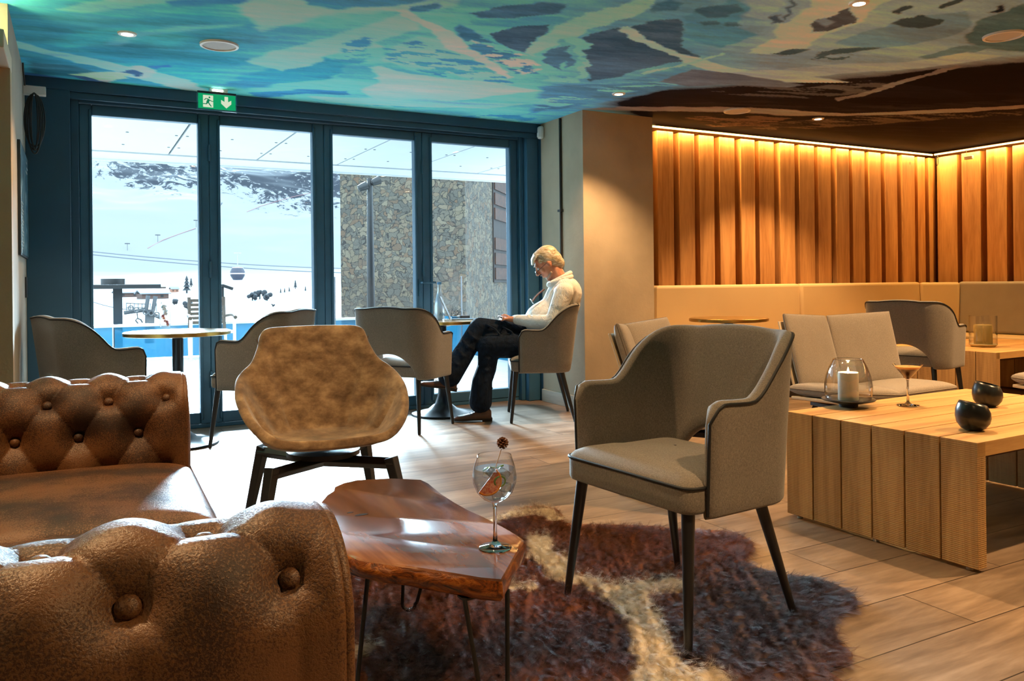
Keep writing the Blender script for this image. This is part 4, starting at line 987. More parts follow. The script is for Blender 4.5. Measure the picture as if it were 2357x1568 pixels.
def bucket():
    o = empty('velvet_tub_chair', (.905, 3.36, 0), radians(264), 'mottled brown velvet tub chair with black wooden legs', 'chair')
    NU, NV = 96, 26; P = []
    rimh = [(.315, 0, .405), (.305, .14, .408), (.275, .235, .425), (.19, .315, .49), (.07, .352, .570), (-.05, .352, .628), (-.135, .328, .662), (-.18, .278, .70), (-.215, .248, .765), (-.245, .234, .822), (-.268, .198, .842), (-.28, .12, .846), (-.285, 0, .848)]
    loop = [Vector(q) for q in rimh]+[Vector((q[0], -q[1], q[2])) for q in rimh[::-1][1:-1]]
    m_ = len(loop); fine = []
    for i in range(m_):
        a, b_, c_, d_ = loop[i-1], loop[i], loop[(i+1) % m_], loop[(i+2) % m_]
        for k in range(12):
            t = k/12; fine.append(.5*((2*b_)+(c_-a)*t+(2*a-5*b_+4*c_-d_)*t*t+(3*b_-a-3*c_+d_)*t**3))
    # resample evenly
    cum = [0]
    for i in range(len(fine)): cum.append(cum[-1]+(fine[(i+1) % len(fine)]-fine[i]).length)
    rims = []; j = 0
    for i in range(NU):
        tgt = cum[-1]*i/NU
        while cum[j+1] < tgt: j += 1
        t = (tgt-cum[j])/max(cum[j+1]-cum[j], 1e-9); rims.append(fine[j].lerp(fine[(j+1) % len(fine)], t))
    c0 = Vector((.03, 0, .372))
    for i in range(NU):
        R1 = rims[i]; row = []
        for j in range(NV+1):
            r = j/NV
            q = r*1.42 if r < .5 else .71+(r-.5)/.5*.29
            g = max(0, (r-.40)/.60)**1.55
            lowx = .86 if R1.x < 0 else .97
            qq = q*(lowx+(1-lowx)*g)
            z = c0.z+.02*q*q*(1-g)+(R1.z-c0.z)*g-.0
            row.append(Vector((c0.x+(R1.x-c0.x)*qq, R1.y*qq, z)))
        P.append(row)
    b = B().grid(P, cu=True)
    s = b.make('shell', suedeM, o, smooth=180, merge=True)
    md = s.modifiers.new('solid', 'SOLIDIFY'); md.thickness = .036; md.offset = -1
    md2 = s.modifiers.new('sub', 'SUBSURF'); md2.levels = 1; md2.render_levels = 1
    # seam welts where back meets arms
    for i in (min(range(NU//2), key=lambda k: abs(rims[k].x+.225)+(9 if rims[k].y < 0 else 0)), max(range(NU//2, NU), key=lambda k: -abs(rims[k].x+.225))):
        B().tube([P[i][j]+Vector((0, 0, .003)) for j in range(12, NV+1)], .0022, 6).make('seam', plain('seam_thread', srgb(104, 78, 52), .8), o, smooth=80)
    bk = plain('dark_stained_beech', (.014, .015, .017), .42)
    for k, (ax, ay) in enumerate(((.23, .23), (.23, -.23), (-.23, .22), (-.23, -.22))):
        B().tube([(ax*1.0, ay*1.0, .335), (ax*1.36, ay*1.28, 0)], [.030, .020], 4).make('leg', bk, o, bevel=.003)
    for s1 in (1, -1):
        B().tube([(.245, .245*s1, .312), (0, 0, .300), (-.24, -.235*s1, .312)], [.024, .028, .024], 4).make('cross_beam', bk, o, bevel=.003)
    B().lathe([(.0001, .345), (.15, .345), (.15, .325), (.0001, .31)], 24).make('mount_plate', bk, o, smooth=40)
bucket()

def puff(w_, h_, t_, n=18, p=7):
    """pillow-like slab in local x,y with thickness along z, two-sided closed grid"""
    rows = []
    lin = [math.tanh(2.2*u)/math.tanh(2.2) for u in np.linspace(-1, 1, n)]
    b = B(); top = []; bot = []
    for u in lin:
        rt = []; rb = []
        for v in lin:
            g = max(0, (1-abs(u)**p))**.5*max(0, (1-abs(v)**p))**.5
            g = .22+.78*g*(1-.10*(u*u+v*v))
            rt.append(Vector((u*w_/2, v*h_/2, t_/2*g))); rb.append(Vector((u*w_/2, v*h_/2, -t_/2*g)))
        top.append(rt); bot.append(rb)
    return top, bot, lin
def puff_mesh(w_, h_, t_, M):
    top, bot, lin = puff(w_, h_, t_); b = B(); n = len(top)
    b.grid([[M @ p for p in r] for r in top]); b.grid([[M @ p for p in r] for r in bot])
    per = [(i, 0) for i in range(n)]+[(n-1, j) for j in range(1, n)]+[(i, n-1) for i in range(n-2, -1, -1)]+[(0, j) for j in range(n-2, 0, -1)]
    off = n*n; m = len(per)
    for k in range(m):
        i, j = per[k]; i2, j2 = per[(k+1) % m]; b.f.append((i*n+j, i2*n+j2, off+i2*n+j2, off+i*n+j))
    edge = [M @ Vector((top[i][j].x*1.004, top[i][j].y*1.004, 0)) for i, j in per]
    return b, edge
def basis(origin, ex, ey):
    ex = Vector(ex).normalized(); ey = Vector(ey); ey = (ey-ex*ey.dot(ex)).normalized(); ez = ex.cross(ey)
    m = Matrix((ex, ey, ez)).transposed().to_4x4(); m.translation = Vector(origin); return m
loungeShell = plain('cream_shell', srgb(200, 180, 150), .45)
seamM = plain('light_piping', srgb(120, 106, 92), .8)
def lounge(x, y, th, label):
    o = empty('folded_lounge_chair', (x, y, 0), radians(th), label, 'lounge chair')
    for s in (-1, 1):
        # back panel: hinge line on the centre, outer edge swings forward
        h0 = Vector((-.20, 0, .40)); h1 = Vector((-.335, 0, .800)); o0 = Vector((-.09, s*.35, .41)); o1 = Vector((-.225, s*.385, .835))
        c_ = (h0+h1+o0+o1)/4; ex = ((o0+o1)-(h0+h1))/2; ey = ((h1+o1)-(h0+o0))/2
        M = basis(c_, ex, ey); bb, edge = puff_mesh(ex.length-.006, ey.length, .075, M); p_ = bb.make('back_cushion', greyF2, o, smooth=60)
        B().tube(edge, .0035, 6, closed=True).make('piping', seamM, p_, smooth=80)
        nrm_ = (M.to_3x3() @ Vector((0, 0, 1))); nrm_ = nrm_ if nrm_.x < 0 else -nrm_
        M2 = M.copy(); M2.translation = c_+nrm_*.047
        B().box(-ex.length/2, ex.length/2, -ey.length/2, ey.length/2-.03, -.006, .006, M2).make('back_shell', loungeShell, o, bevel=.004)
        h0 = Vector((-.19, 0, .375)); h1 = Vector((.29, 0, .395)); o0 = Vector((-.10, s*.36, .40)); o1 = Vector((.25, s*.40, .43))
        c_ = (h0+h1+o0+o1)/4; ex = ((o0+o1)-(h0+h1))/2; ey = ((h1+o1)-(h0+o0))/2
        M = basis(c_, ex, ey); bb, edge = puff_mesh(ex.length-.006, ey.length+.04, .085, M); p_ = bb.make('seat_cushion', greyF2, o, smooth=60)
        B().tube(edge, .0035, 6, closed=True).make('piping', seamM, p_, smooth=80)
        M2 = M.copy(); M2.translation = c_-Vector((0, 0, .052))
        B().box(-ex.length/2, ex.length/2, -ey.length/2, ey.length/2, -.01, .01, M2).make('seat_shell', loungeShell, o, bevel=.006)
        for xx, fx in ((.18, .26), (-.12, -.24)):
            B().tube([(xx, s*.22, .33), (fx, s*.30, 0)], [.020, .015], 4).make('leg', legM, o, bevel=.002)
    B().box(-.14, .2, -.26, .26, .30, .325).make('leg_frame', legM, o, bevel=.003)
lounge(2.70, 3.18, 303, 'grey folded-cushion lounge chair behind the foreground armchair, nearest the pillar')
lounge(3.99, 3.16, 258, 'grey folded-cushion lounge chair behind the candle on the wooden table')
lounge(5.33, 2.58, 186, 'grey lounge chair at right photo edge, only its pale seat corner showing')

# slab tables of oak planks
def slab_table(x, y, th, Lx, Ly, n, label, hgt=.457):
    o = empty('plank_coffee_table', (x, y, 0), radians(th), label, 'coffee table')
    w_ = Ly/n; g = .007
    b = B()
    for k in range(n): b.box(-.0, Lx, k*w_+g/2, (k+1)*w_-g/2, hgt-.052, hgt)
    t_ = b.make('plank_top', tableTM, o, bevel=.0015); islands(t_)
    b = B()
    for k in range(n): b.box(-.001, .050, k*w_+g/2, (k+1)*w_-g/2, .014, hgt-.0005)
    l_ = b.make('plank_side', tableM, o, bevel=.0015); islands(l_)
    b = B()
    for k in range(n): b.box(Lx-.05, Lx+.001, k*w_+g/2, (k+1)*w_-g/2, .014, hgt-.0005)
    l_ = b.make('plank_side', tableM, o, bevel=.0015); islands(l_, seedv=5)
    b = B().box(.051, Lx-.051, .03, Ly-.03, hgt-.066, hgt-.053).make('under_batten', plain('dark_batten', srgb(60, 36, 20), .8), o)
    for xx in (.025, Lx-.025):
        for yy in (.05, Ly/2, Ly-.05): B().lathe([(.012, 0), (.012, .015), (.0001, .015)], 12, (xx, yy, 0)).make('foot_glide', whiteM, o)
    return o
slab_table(2.755, 1.72, 1.6, 1.33, .845, 6, 'oak plank coffee table at right holding the candle, martini and bowls')
slab_table(6.20, 3.72, 1.6, 1.5, .98, 6, 'oak plank coffee table in the far right corner holding a candle in glass')

# bistro tables
def bistro(x, y, r, label, brass=True, top=None):
    o = empty('bistro_table', (x, y, 0), 0, label, 'table')
    B().lathe([(.0001, .712), (r-.01, .712), (r, .716), (r, .736), (r-.004, .74), (.0001, .74)], 64).make('table_top', top or tabTopM, o, smooth=40)
    B().lathe([(r+.0002, .716), (r+.0022, .716), (r+.0022, .736), (r+.0002, .737)], 64, closed=True).make('brass_edge', brassM, o, smooth=40)
    B().lathe([(.10, .712), (.10, .704), (.035, .69), (.033, .30), (.036, .17), (.060, .09), (.115, .045), (.20, .022), (.245, .014), (.25, .004), (.245, 0), (.0001, 0)], 40).make('trumpet_base', ironM, o, smooth=50)
    return o
tabTopM = plain('pale_table_top', srgb(196, 186, 166), .22, var=.05)
bistro(.585, 5.70, .325, 'round pale bistro table by the left window panes with a drink on it')
bistro(2.55, 5.92, .29, 'round brass-edged bistro table with bottle, in front of the man')
bistro(4.50, 4.80, .30, 'round brass-topped bistro table in front of the cream bench', top=plain('dark_brass_top', srgb(150, 116, 62), .35, .8))

# ------------------------------------------------------------------ chesterfield sofa
AX, AS = .163, .115
def tuft(x, s, lo=-9, hi=9):
    """buttoned surface; below row lo / beyond row hi only straight pleats run on"""
    p = (x-.2315)/AX; q = (s-.0574)/AS
    m_ = p+q/2; n_ = p-q/2
    a = abs(sin(pi*m_)); c_ = abs(sin(pi*n_))
    dia = .008*(a*c_)**.25+.006*a*c_+.004*min(1, a/.09)*min(1, c_/.09)
    out = 0.0
    if q > hi or q < lo:
        k = min(1, (q-hi if q > hi else lo-q)/.6); row = hi if q > hi else lo
        pp = p-(.5 if row % 2 else 0); v = abs(sin(pi*pp))
        ple = (.010*v**.6+.004*min(1, v/.06))*max(0, 1-k*.45)+.006*k
        dia = dia*(1-k)+ple*k
        if q > hi+1 or q < lo-1: dia = ple
    pit = 0
    for qr in (math.floor(q), math.floor(q)+1):
        if qr > hi or qr < lo: continue
        pc = p-(.5 if qr % 2 else 0); du = (pc-round(pc))*AX; dv = (q-qr)*AS
        r = sqrt(du*du+dv*dv); pit += .024*math.exp(-(r/.042)**2)+.010*math.exp(-(r/.017)**2)
    return dia-pit+.009
def sofa():
    o = empty('leather_sofa', (-.3, 2.0, 0), radians(-1.3), 'deep-buttoned distressed brown leather sofa in the left foreground', 'sofa')
    O = Vector((-.3, 2.0, 0)); xf = .287
    pitM = leatherM
    def arm(y0, sgn, name, lo=-3, hi=2):
        """sgn=+1: inner face towards -y (far arm); sgn=-1: inner face towards +y"""
        r0, zc = .095, (.653 if sgn < 0 else .64); P = []; prof = []
        sv = list(np.arange(-.56, -.34, .04))+list(np.arange(-.34, .66, .0065))+list(np.arange(.66, .92, .04))
        def base(s):
            if s < 0: return Vector((0, -r0, zc+s)), Vector((0, -1, 0))
            L_ = pi*.115
            if s < L_:
                a = s/.115; return Vector((0, -r0*cos(a), zc+r0*sin(a))), Vector((0, -cos(a), sin(a)))
            return Vector((0, r0, zc-(s-L_))), Vector((0, 1, 0))
        xs = [-1.15, -1.05, -.95]+list(np.arange(-.85, -.30, .02))+list(np.arange(-.30, xf-.0005, .0065))+[xf]
        for x in xs:
            row = []
            for s in sv:
                p, n = base(s)
                fade = 1.0
                e = xf-x
                fd = min(1, max(0, e/.075)); fd = fd*fd*(3-2*fd)
                lowi = min(1, max(0, (s+.36)/.10)); lowo = min(1, max(0, (.66-s)/.14))
                h = tuft(x, s, lo, hi)*fd*lowi*lowo + (1-fd*lowi*lowo)*.020
                edge = -.012*max(0, 1-e/.010)**2
                q = p+n*(h+edge); row.append(Vector((x, y0+sgn*q.y, q.z))-O)
            P.append(row)
        b = B().grid(P); a_ = b.make(name, leatherM, o, smooth=180)
        # front panel
        pr = P[-1]; b = B(); n = len(pr); bow = [Vector((xf+.012, y0, .45))-O]
        ring2 = [p*1.0 for p in pr]; cc = Vector((xf, y0, .42))-O
        rings = [pr]+[[p.lerp(Vector((p.x, cc.y, max(p.z-.02, .0)-0)) if False else cc, k)+Vector((dx, 0, 0)) for p in pr] for k, dx in ((.08, .008), (.3, .014), (.7, .016), (.98, .016))]
        b.grid(rings); b.make('front_panel', leatherM, a_, smooth=80)
        B().tube([p+Vector((-.002, 0, 0)) for p in pr[::1]], .0085, 8).make('piping', leatherM, a_, smooth=80)
        # buttons
        k = 0
        for row_ in range(lo, hi+1):
            s = .0574+row_*AS
            if s < -.30 or s > .56: continue
            off = .2315-(AX/2 if row_ % 2 else 0)
            for c_ in range(0, 9):
                x = off-c_*AX
                if x < -.75: break
                p, n = base(s); q = p-n*.010; pos = Vector((x, y0+sgn*q.y, q.z))-O; nn = Vector((0, sgn*n.y, n.z))
                M = Matrix.Translation(pos) @ nn.to_track_quat('Z', 'Y').to_matrix().to_4x4()
                B().lathe([(.0001, .0105), (.007, .0095), (.0125, .005), (.0135, -.001), (.0125, -.012)], 18, M=M).make('button', leatherM, a_, smooth=80)
        # closing inner side below
        return a_
    arm(2.85, 1, 'armrest'); arm(.99, -1, 'armrest')
    # back rest, out of the picture to the left, same roll
    b = B()
    P = []
    for y in np.linspace(1.10, 2.82, 60):
        row = []
        for s in np.linspace(-.4, .75, 60):
            if s < 0: p = Vector((.10, 0, .64+s)); n = Vector((1, 0, 0))
            elif s < pi*.115: a = s/.115; p = Vector((.10*cos(a), 0, .64+.10*sin(a))); n = Vector((cos(a), 0, sin(a)))
            else: p = Vector((-.10, 0, .64-(s-pi*.115))); n = Vector((-1, 0, 0))
            q = p+n*tuft(y, s)*.9; row.append(Vector((q.x-.95, y, q.z))-O)
        P.append(row)
    B().grid(P).make('backrest', leatherM, o, smooth=180)
    # seat base, cushions
    B().box(-.9, xf-.02, 1.02, 2.80, .07, .37, Matrix.Translation(-O)).make('seat_base', leatherM, o, bevel=.02, seg=3)
    for (y0, y1) in ((1.09, 2.07), (2.08, 2.775)):
        M = Matrix.Translation(Vector((-.275, (y0+y1)/2, .43))-O)
        top, bot, lin = puff(1.15, y1-y0, .16, n=30, p=9)
        b = B(); n = len(top); 
        for arr in (top, bot): b.grid([[M @ p for p in r] for r in arr])
        per = [(i, 0) for i in range(n)]+[(n-1, j) for j in range(1, n)]+[(i, n-1) for i in range(n-2, -1, -1)]+[(0, j) for j in range(n-2, 0, -1)]
        off = n*n; m = len(per)
        for k in range(m):
            i, j = per[k]; i2, j2 = per[(k+1) % m]; b.f.append((i*n+j, i2*n+j2, off+i2*n+j2, off+i*n+j))
        c_ = b.make('seat_cushion', leatherM, o, smooth=80)
        ed = [M @ Vector((top[i][j].x*1.003, top[i][j].y*1.003, top[i][j].z+.008)) for i, j in per]
        B().tube(ed, .006, 6, closed=True).make('piping', leatherM, c_, smooth=80)
    for x in (-.8, .2):
        for y in (1.08, 2.82): B().lathe([(.03, 0), (.035, .03), (.028, .08), (.0001, .08)], 16, Vector((x, y, 0))-O).make('leg', legM, o, smooth=40)
sofa()

# ------------------------------------------------------------------ live edge table
def live_table():
    T = .40; ox, oy = .78, 2.0
    o = empty('live_edge_coffee_table', (ox, oy, 0), 0, 'low live-edge wooden coffee table on hairpin legs with a cocktail on it', 'coffee table')
    px = [(968, 1104), (900, 1101), (821, 1105), (790, 1112), (770, 1121), (768, 1130), (752, 1140), (735, 1160), (722, 1190), (715, 1225), (722, 1250), (748, 1266), (775, 1272), (800, 1275), (826, 1287), (880, 1295), (964, 1308), (1030, 1318), (1068, 1324), (1110, 1331), (1155, 1335), (1175, 1300), (1207, 1243), (1178, 1224), (1144, 1205), (1110, 1188), (1079, 1174), (1045, 1155), (1018, 1138), (1000, 1124), (985, 1112)]
    P0 = [hz(x, y, T) for x, y in px]
    # densify with slight irregularity on the live sides
    P = []; rr = random.Random(5); n = len(P0)
    for i in range(n):
        a, c_ = P0[i], P0[(i+1) % n]; k = max(1, int((c_-a).length/.02))
        for j in range(k):
            q = a.lerp(c_, j/k)
            P.append(Vector((q.x-ox, q.y-oy, T)))
    n = len(P); c0 = sum(P, Vector())/n
    def ring(scale, z, wob=0):
        out = []
        for i, p in enumerate(P):
            d = (p-c0); nn = d.normalized(); w_ = wob*noise.noise(Vector((p.x*14, p.y*14, z*30)))
            out.append(Vector((c0.x+d.x, c0.y+d.y, z))+Vector((nn.x, nn.y, 0))*(scale+w_))
        return out
    top = B(); r1 = ring(-.004, T-.0, 0); r2 = ring(0, T-.004)
    top.add(r1, [tuple(range(n))]); top.grid([r1, r2], cv=True)
    top.make('table_top', burlM, o, smooth=50, merge=True)
    sd_ = B(); sd_.grid([ring(0, T-.004), ring(.004, T-.012, .004), ring(.006, T-.024, .010), ring(-.001, T-.038, .012), ring(-.010, T-.048, .010), ring(-.02, T-.052, .004)], cv=True)
    last = len(sd_.v)-n; sd_.f.append(tuple(last+k for k in range(n)))
    sd_.make('bark_edge', barkM, o, smooth=60)
    # knots
    for x, y, r in ((832, 1185, .012), (806, 1180, .006)):
        p = hz(x, y, T); B().lathe([(.0001, .0006), (r, .0004)], 14, M=Matrix.Translation((p.x-ox, p.y-oy, T)) @ Matrix.Diagonal((1.6, .7, 1, 1))).make('knot_hole', plain('knot_dark', (.012, .006, .004), .5), o)
    def hairpin(a, c_, f, name='hairpin_leg'):
        a = Vector((a[0]-ox, a[1]-oy, T-.052)); c_ = Vector((c_[0]-ox, c_[1]-oy, T-.052)); f = Vector((f[0]-ox, f[1]-oy, .012+.008)); u = (c_-a).normalized()
        pts = [a, a.lerp(f-u*.021, .93)]
        for k in range(9):
            t = pi*k/8; pts.append(f-u*.021*cos(t)+Vector((0, 0, .021-.021*sin(t)-.006)))
        pts += [c_.lerp(f+u*.021, .93), c_]
        l_ = B().tube(pts, .0055, 8).make(name, blackM, o, smooth=60)
        m_ = (a+c_)/2; B().box(-.045, .045, -.016, .016, -.004, 0, Matrix.Translation(m_+Vector((-.012, .012, 0))) @ Matrix.Rotation(atan2(u.y, u.x), 4, 'Z')).make('mount_plate', blackM, l_)
    hairpin((.735, 1.60), (.84, 1.60), (.80, 1.57)); hairpin((.885, 2.35), (.975, 2.28), (.905, 2.385)); hairpin((.62, 2.33), (.70, 2.38), (.60, 2.40)); hairpin((.565, 1.92), (.605, 1.86), (.545, 1.85))
live_table()

# ------------------------------------------------------------------ cowhide rug
RUGP = [(1085, 1215), (1150, 1192), (1200, 1173), (1245, 1168), (1280, 1176), (1298, 1195), (1304, 1208), (1400, 1212), (1500, 1215), (1580, 1222), (1680, 1228), (1722, 1245), (1735, 1268), (1718, 1290), (1740, 1307), (1800, 1325), (1880, 1335), (1945, 1360), (1972, 1384), (1962, 1405), (1930, 1420), (1916, 1450), (1932, 1480), (1962, 1510), (1955, 1530), (1912, 1545), (1918, 1560), (1975, 1600), (1940, 1660), (1700, 1760), (1300, 1800), (1000, 1720), (800, 1640), (700, 1560), (660, 1470), (700, 1400), (690, 1350), (760, 1300), (900, 1262), (1010, 1240)]
def rug():
    P0 = [hz(x, y, 0) for x, y in RUGP]; n0 = len(P0); P = []
    for i in range(n0):
        a, b_, c_, d_ = P0[i-1], P0[i], P0[(i+1) % n0], P0[(i+2) % n0]
        for k in range(4):
            t = k/4; P.append(.5*((2*b_)+(c_-a)*t+(2*a-5*b_+4*c_-d_)*t*t+(3*b_-a-3*c_+d_)*t**3))
    cx = sum(p.x for p in P)/len(P); cy = sum(p.y for p in P)/len(P)
    me = bpy.data.meshes.new('cowhide_rug'); bm = bmesh.new()
    vs = [bm.verts.new((p.x-cx, p.y-cy, 0)) for p in P]; f = bm.faces.new(vs)
    if f.normal.z < 0: bm.normal_update()
    bmesh.ops.triangulate(bm, faces=bm.faces)
    bmesh.ops.recalc_face_normals(bm, faces=bm.faces); bm.normal_update()
    if sum(f.normal.z for f in bm.faces) < 0: bmesh.ops.reverse_faces(bm, faces=bm.faces)
    bmesh.ops.subdivide_edges(bm, edges=bm.edges, cuts=3, use_grid_fill=True)
    bmesh.ops.subdivide_edges(bm, edges=[e for e in bm.edges if e.calc_length() > .06], cuts=2, use_grid_fill=True)
    for v in bm.verts: v.co.z = .007+.003*noise.noise(Vector((v.co.x*4, v.co.y*4, 0)))
    bmesh.ops.triangulate(bm, faces=bm.faces)
    bm.to_mesh(me); bm.free()
    o = bpy.data.objects.new('cowhide_rug', me); COL.objects.link(o); o.location = (cx, cy, 0)
    tag(o, 'large brown and white cowhide rug on the plank floor under the foreground armchair', 'rug')
    t = NT('cowhide_hair'); t.p.inputs['Roughness'].default_value = .45
    vec = t.coord('Object')
    nz = t.n('ShaderNodeTexNoise'); t.l(vec, nz.inputs['Vector']); nz.inputs['Scale'].default_value = 16; nz.inputs['Detail'].default_value = 5
    sc_ = t.n('ShaderNodeVectorMath', operation='MULTIPLY_ADD'); t.l(nz.outputs['Color'], sc_.inputs[0]); sc_.inputs[1].default_value = (.11, .11, 0); sc_.inputs[2].default_value = (-.055, -.055, 0)
    ad = t.n('ShaderNodeVectorMath', operation='ADD'); t.l(vec, ad.inputs[0]); t.l(sc_.outputs[0], ad.inputs[1])
    fl = t.n('ShaderNodeVectorMath', operation='MULTIPLY'); t.l(ad.outputs[0], fl.inputs[0]); fl.inputs[1].default_value = (1, 1, 0)
    def dist(pts):
        res = None
        for (a, ra), (b_, rb) in zip(pts, pts[1:]):
            A = hz(a[0], a[1], 0); Bp = hz(b_[0], b_[1], 0); A = Vector((A.x-cx, A.y-cy, 0)); Bp = Vector((Bp.x-cx, Bp.y-cy, 0))
            pa = t.n('ShaderNodeVectorMath', operation='SUBTRACT'); t.l(fl.outputs[0], pa.inputs[0]); pa.inputs[1].default_value = A
            ba = Bp-A; dt = t.n('ShaderNodeVectorMath', operation='DOT_PRODUCT'); t.l(pa.outputs[0], dt.inputs[0]); dt.inputs[1].default_value = ba/max(ba.length_squared, 1e-6)
            h = t.math('ADD', dt.outputs['Value'], 0, True)
            sb = t.n('ShaderNodeVectorMath', operation='SCALE'); sb.inputs[0].default_value = ba; t.l(h, sb.inputs['Scale'])
            df_ = t.n('ShaderNodeVectorMath', operation='SUBTRACT'); t.l(pa.outputs[0], df_.inputs[0]); t.l(sb.outputs[0], df_.inputs[1])
            ln = t.n('ShaderNodeVectorMath', operation='LENGTH'); t.l(df_.outputs[0], ln.inputs[0])
            rad = t.math('ADD', t.math('MULTIPLY', h, rb-ra), ra); d = t.math('SUBTRACT', ln.outputs['Value'], rad)
            res = d if res is None else t.math('MINIMUM', res, d)
        return res
    W_ = [dist([((1120, 1210), .02), ((1180, 1188), .03), ((1245, 1180), .035), ((1280, 1198), .03)]),
          dist([((1240, 1245), .035), ((1252, 1285), .045), ((1285, 1305), .05), ((1290, 1335), .035), ((1345, 1345), .03), ((1410, 1362), .03)]),
          dist([((1180, 1358), .018), ((1218, 1354), .018)]),
          dist([((1400, 1380), .035), ((1470, 1362), .05), ((1570, 1352), .045)]),
          dist([((1450, 1390), .05), ((1480, 1440), .045), ((1515, 1510), .05), ((1540, 1600), .08)]),
          dist([((1560, 1560), .03), ((1640, 1575), .045)]),
          dist([((805, 1512), .03), ((868, 1492), .01)])]
    m_ = W_[0]
    for d in W_[1:]: m_ = t.math('MINIMUM', m_, d)
    brown = dist([((1195, 1200), .035), ((1240, 1192), .02)])
    m_ = t.math('MAXIMUM', m_, t.math('MULTIPLY', brown, -1.0))
    mask = t.ramp(t.math('MULTIPLY', t.math('ADD', m_, .5), 1.0), [(.500, (1, 1, 1, 1)), (.518, (0, 0, 0, 1))])
    dark = dist([((1700, 1310), .05), ((1850, 1360), .18), ((1700, 1480), .22), ((1300, 1480), .14), ((1050, 1520), .14)])
    dm = t.ramp(t.math('MULTIPLY', t.math('ADD', dark, .5), 1.0), [(.42, (1, 1, 1, 1)), (.60, (0, 0, 0, 1))])
    st = t.noise(t.coord('Object', (3, 1, 1), rot=(0, 0, .5)), 26, 4, .7)
    c1 = t.ramp(st, [(.3, srgb(98, 54, 24)), (.7, srgb(158, 98, 54))]); c2 = t.ramp(st, [(.3, srgb(44, 27, 20)), (.7, srgb(96, 66, 54))])
    c = t.mix(c1, c2, dm); c = t.mix(c, t.ramp(st, [(.3, srgb(222, 204, 172)), (.7, srgb(248, 240, 222))]), mask)
    t.set(col=c, rough=.45, spec=.4)
    me.materials.append(t.m)
    ps_m = o.modifiers.new('fur', 'PARTICLE_SYSTEM'); ps = o.particle_systems[0]; st_ = ps.settings; st_.name = 'short_fur'
    st_.type = 'HAIR'; st_.count = 34000; st_.hair_length = .016; st_.hair_step = 3; st_.render_step = 3; st_.emit_from = 'FACE'; st_.use_even_distribution = True
    st_.use_advanced_hair = True; st_.normal_factor = .0055; st_.object_align_factor = (-.009, -.015, 0.0); st_.factor_random = .006; st_.brownian_factor = .004
    st_.child_type = 'SIMPLE'; st_.rendered_child_count = 7; st_.child_percent = 7; st_.child_radius = .008; st_.roughness_1 = .002; st_.roughness_endpoint = .003
    st_.root_radius = .35; st_.tip_radius = .08; st_.radius_scale = .0011; st_.material = 1
    return o
rug()
#__PART4__

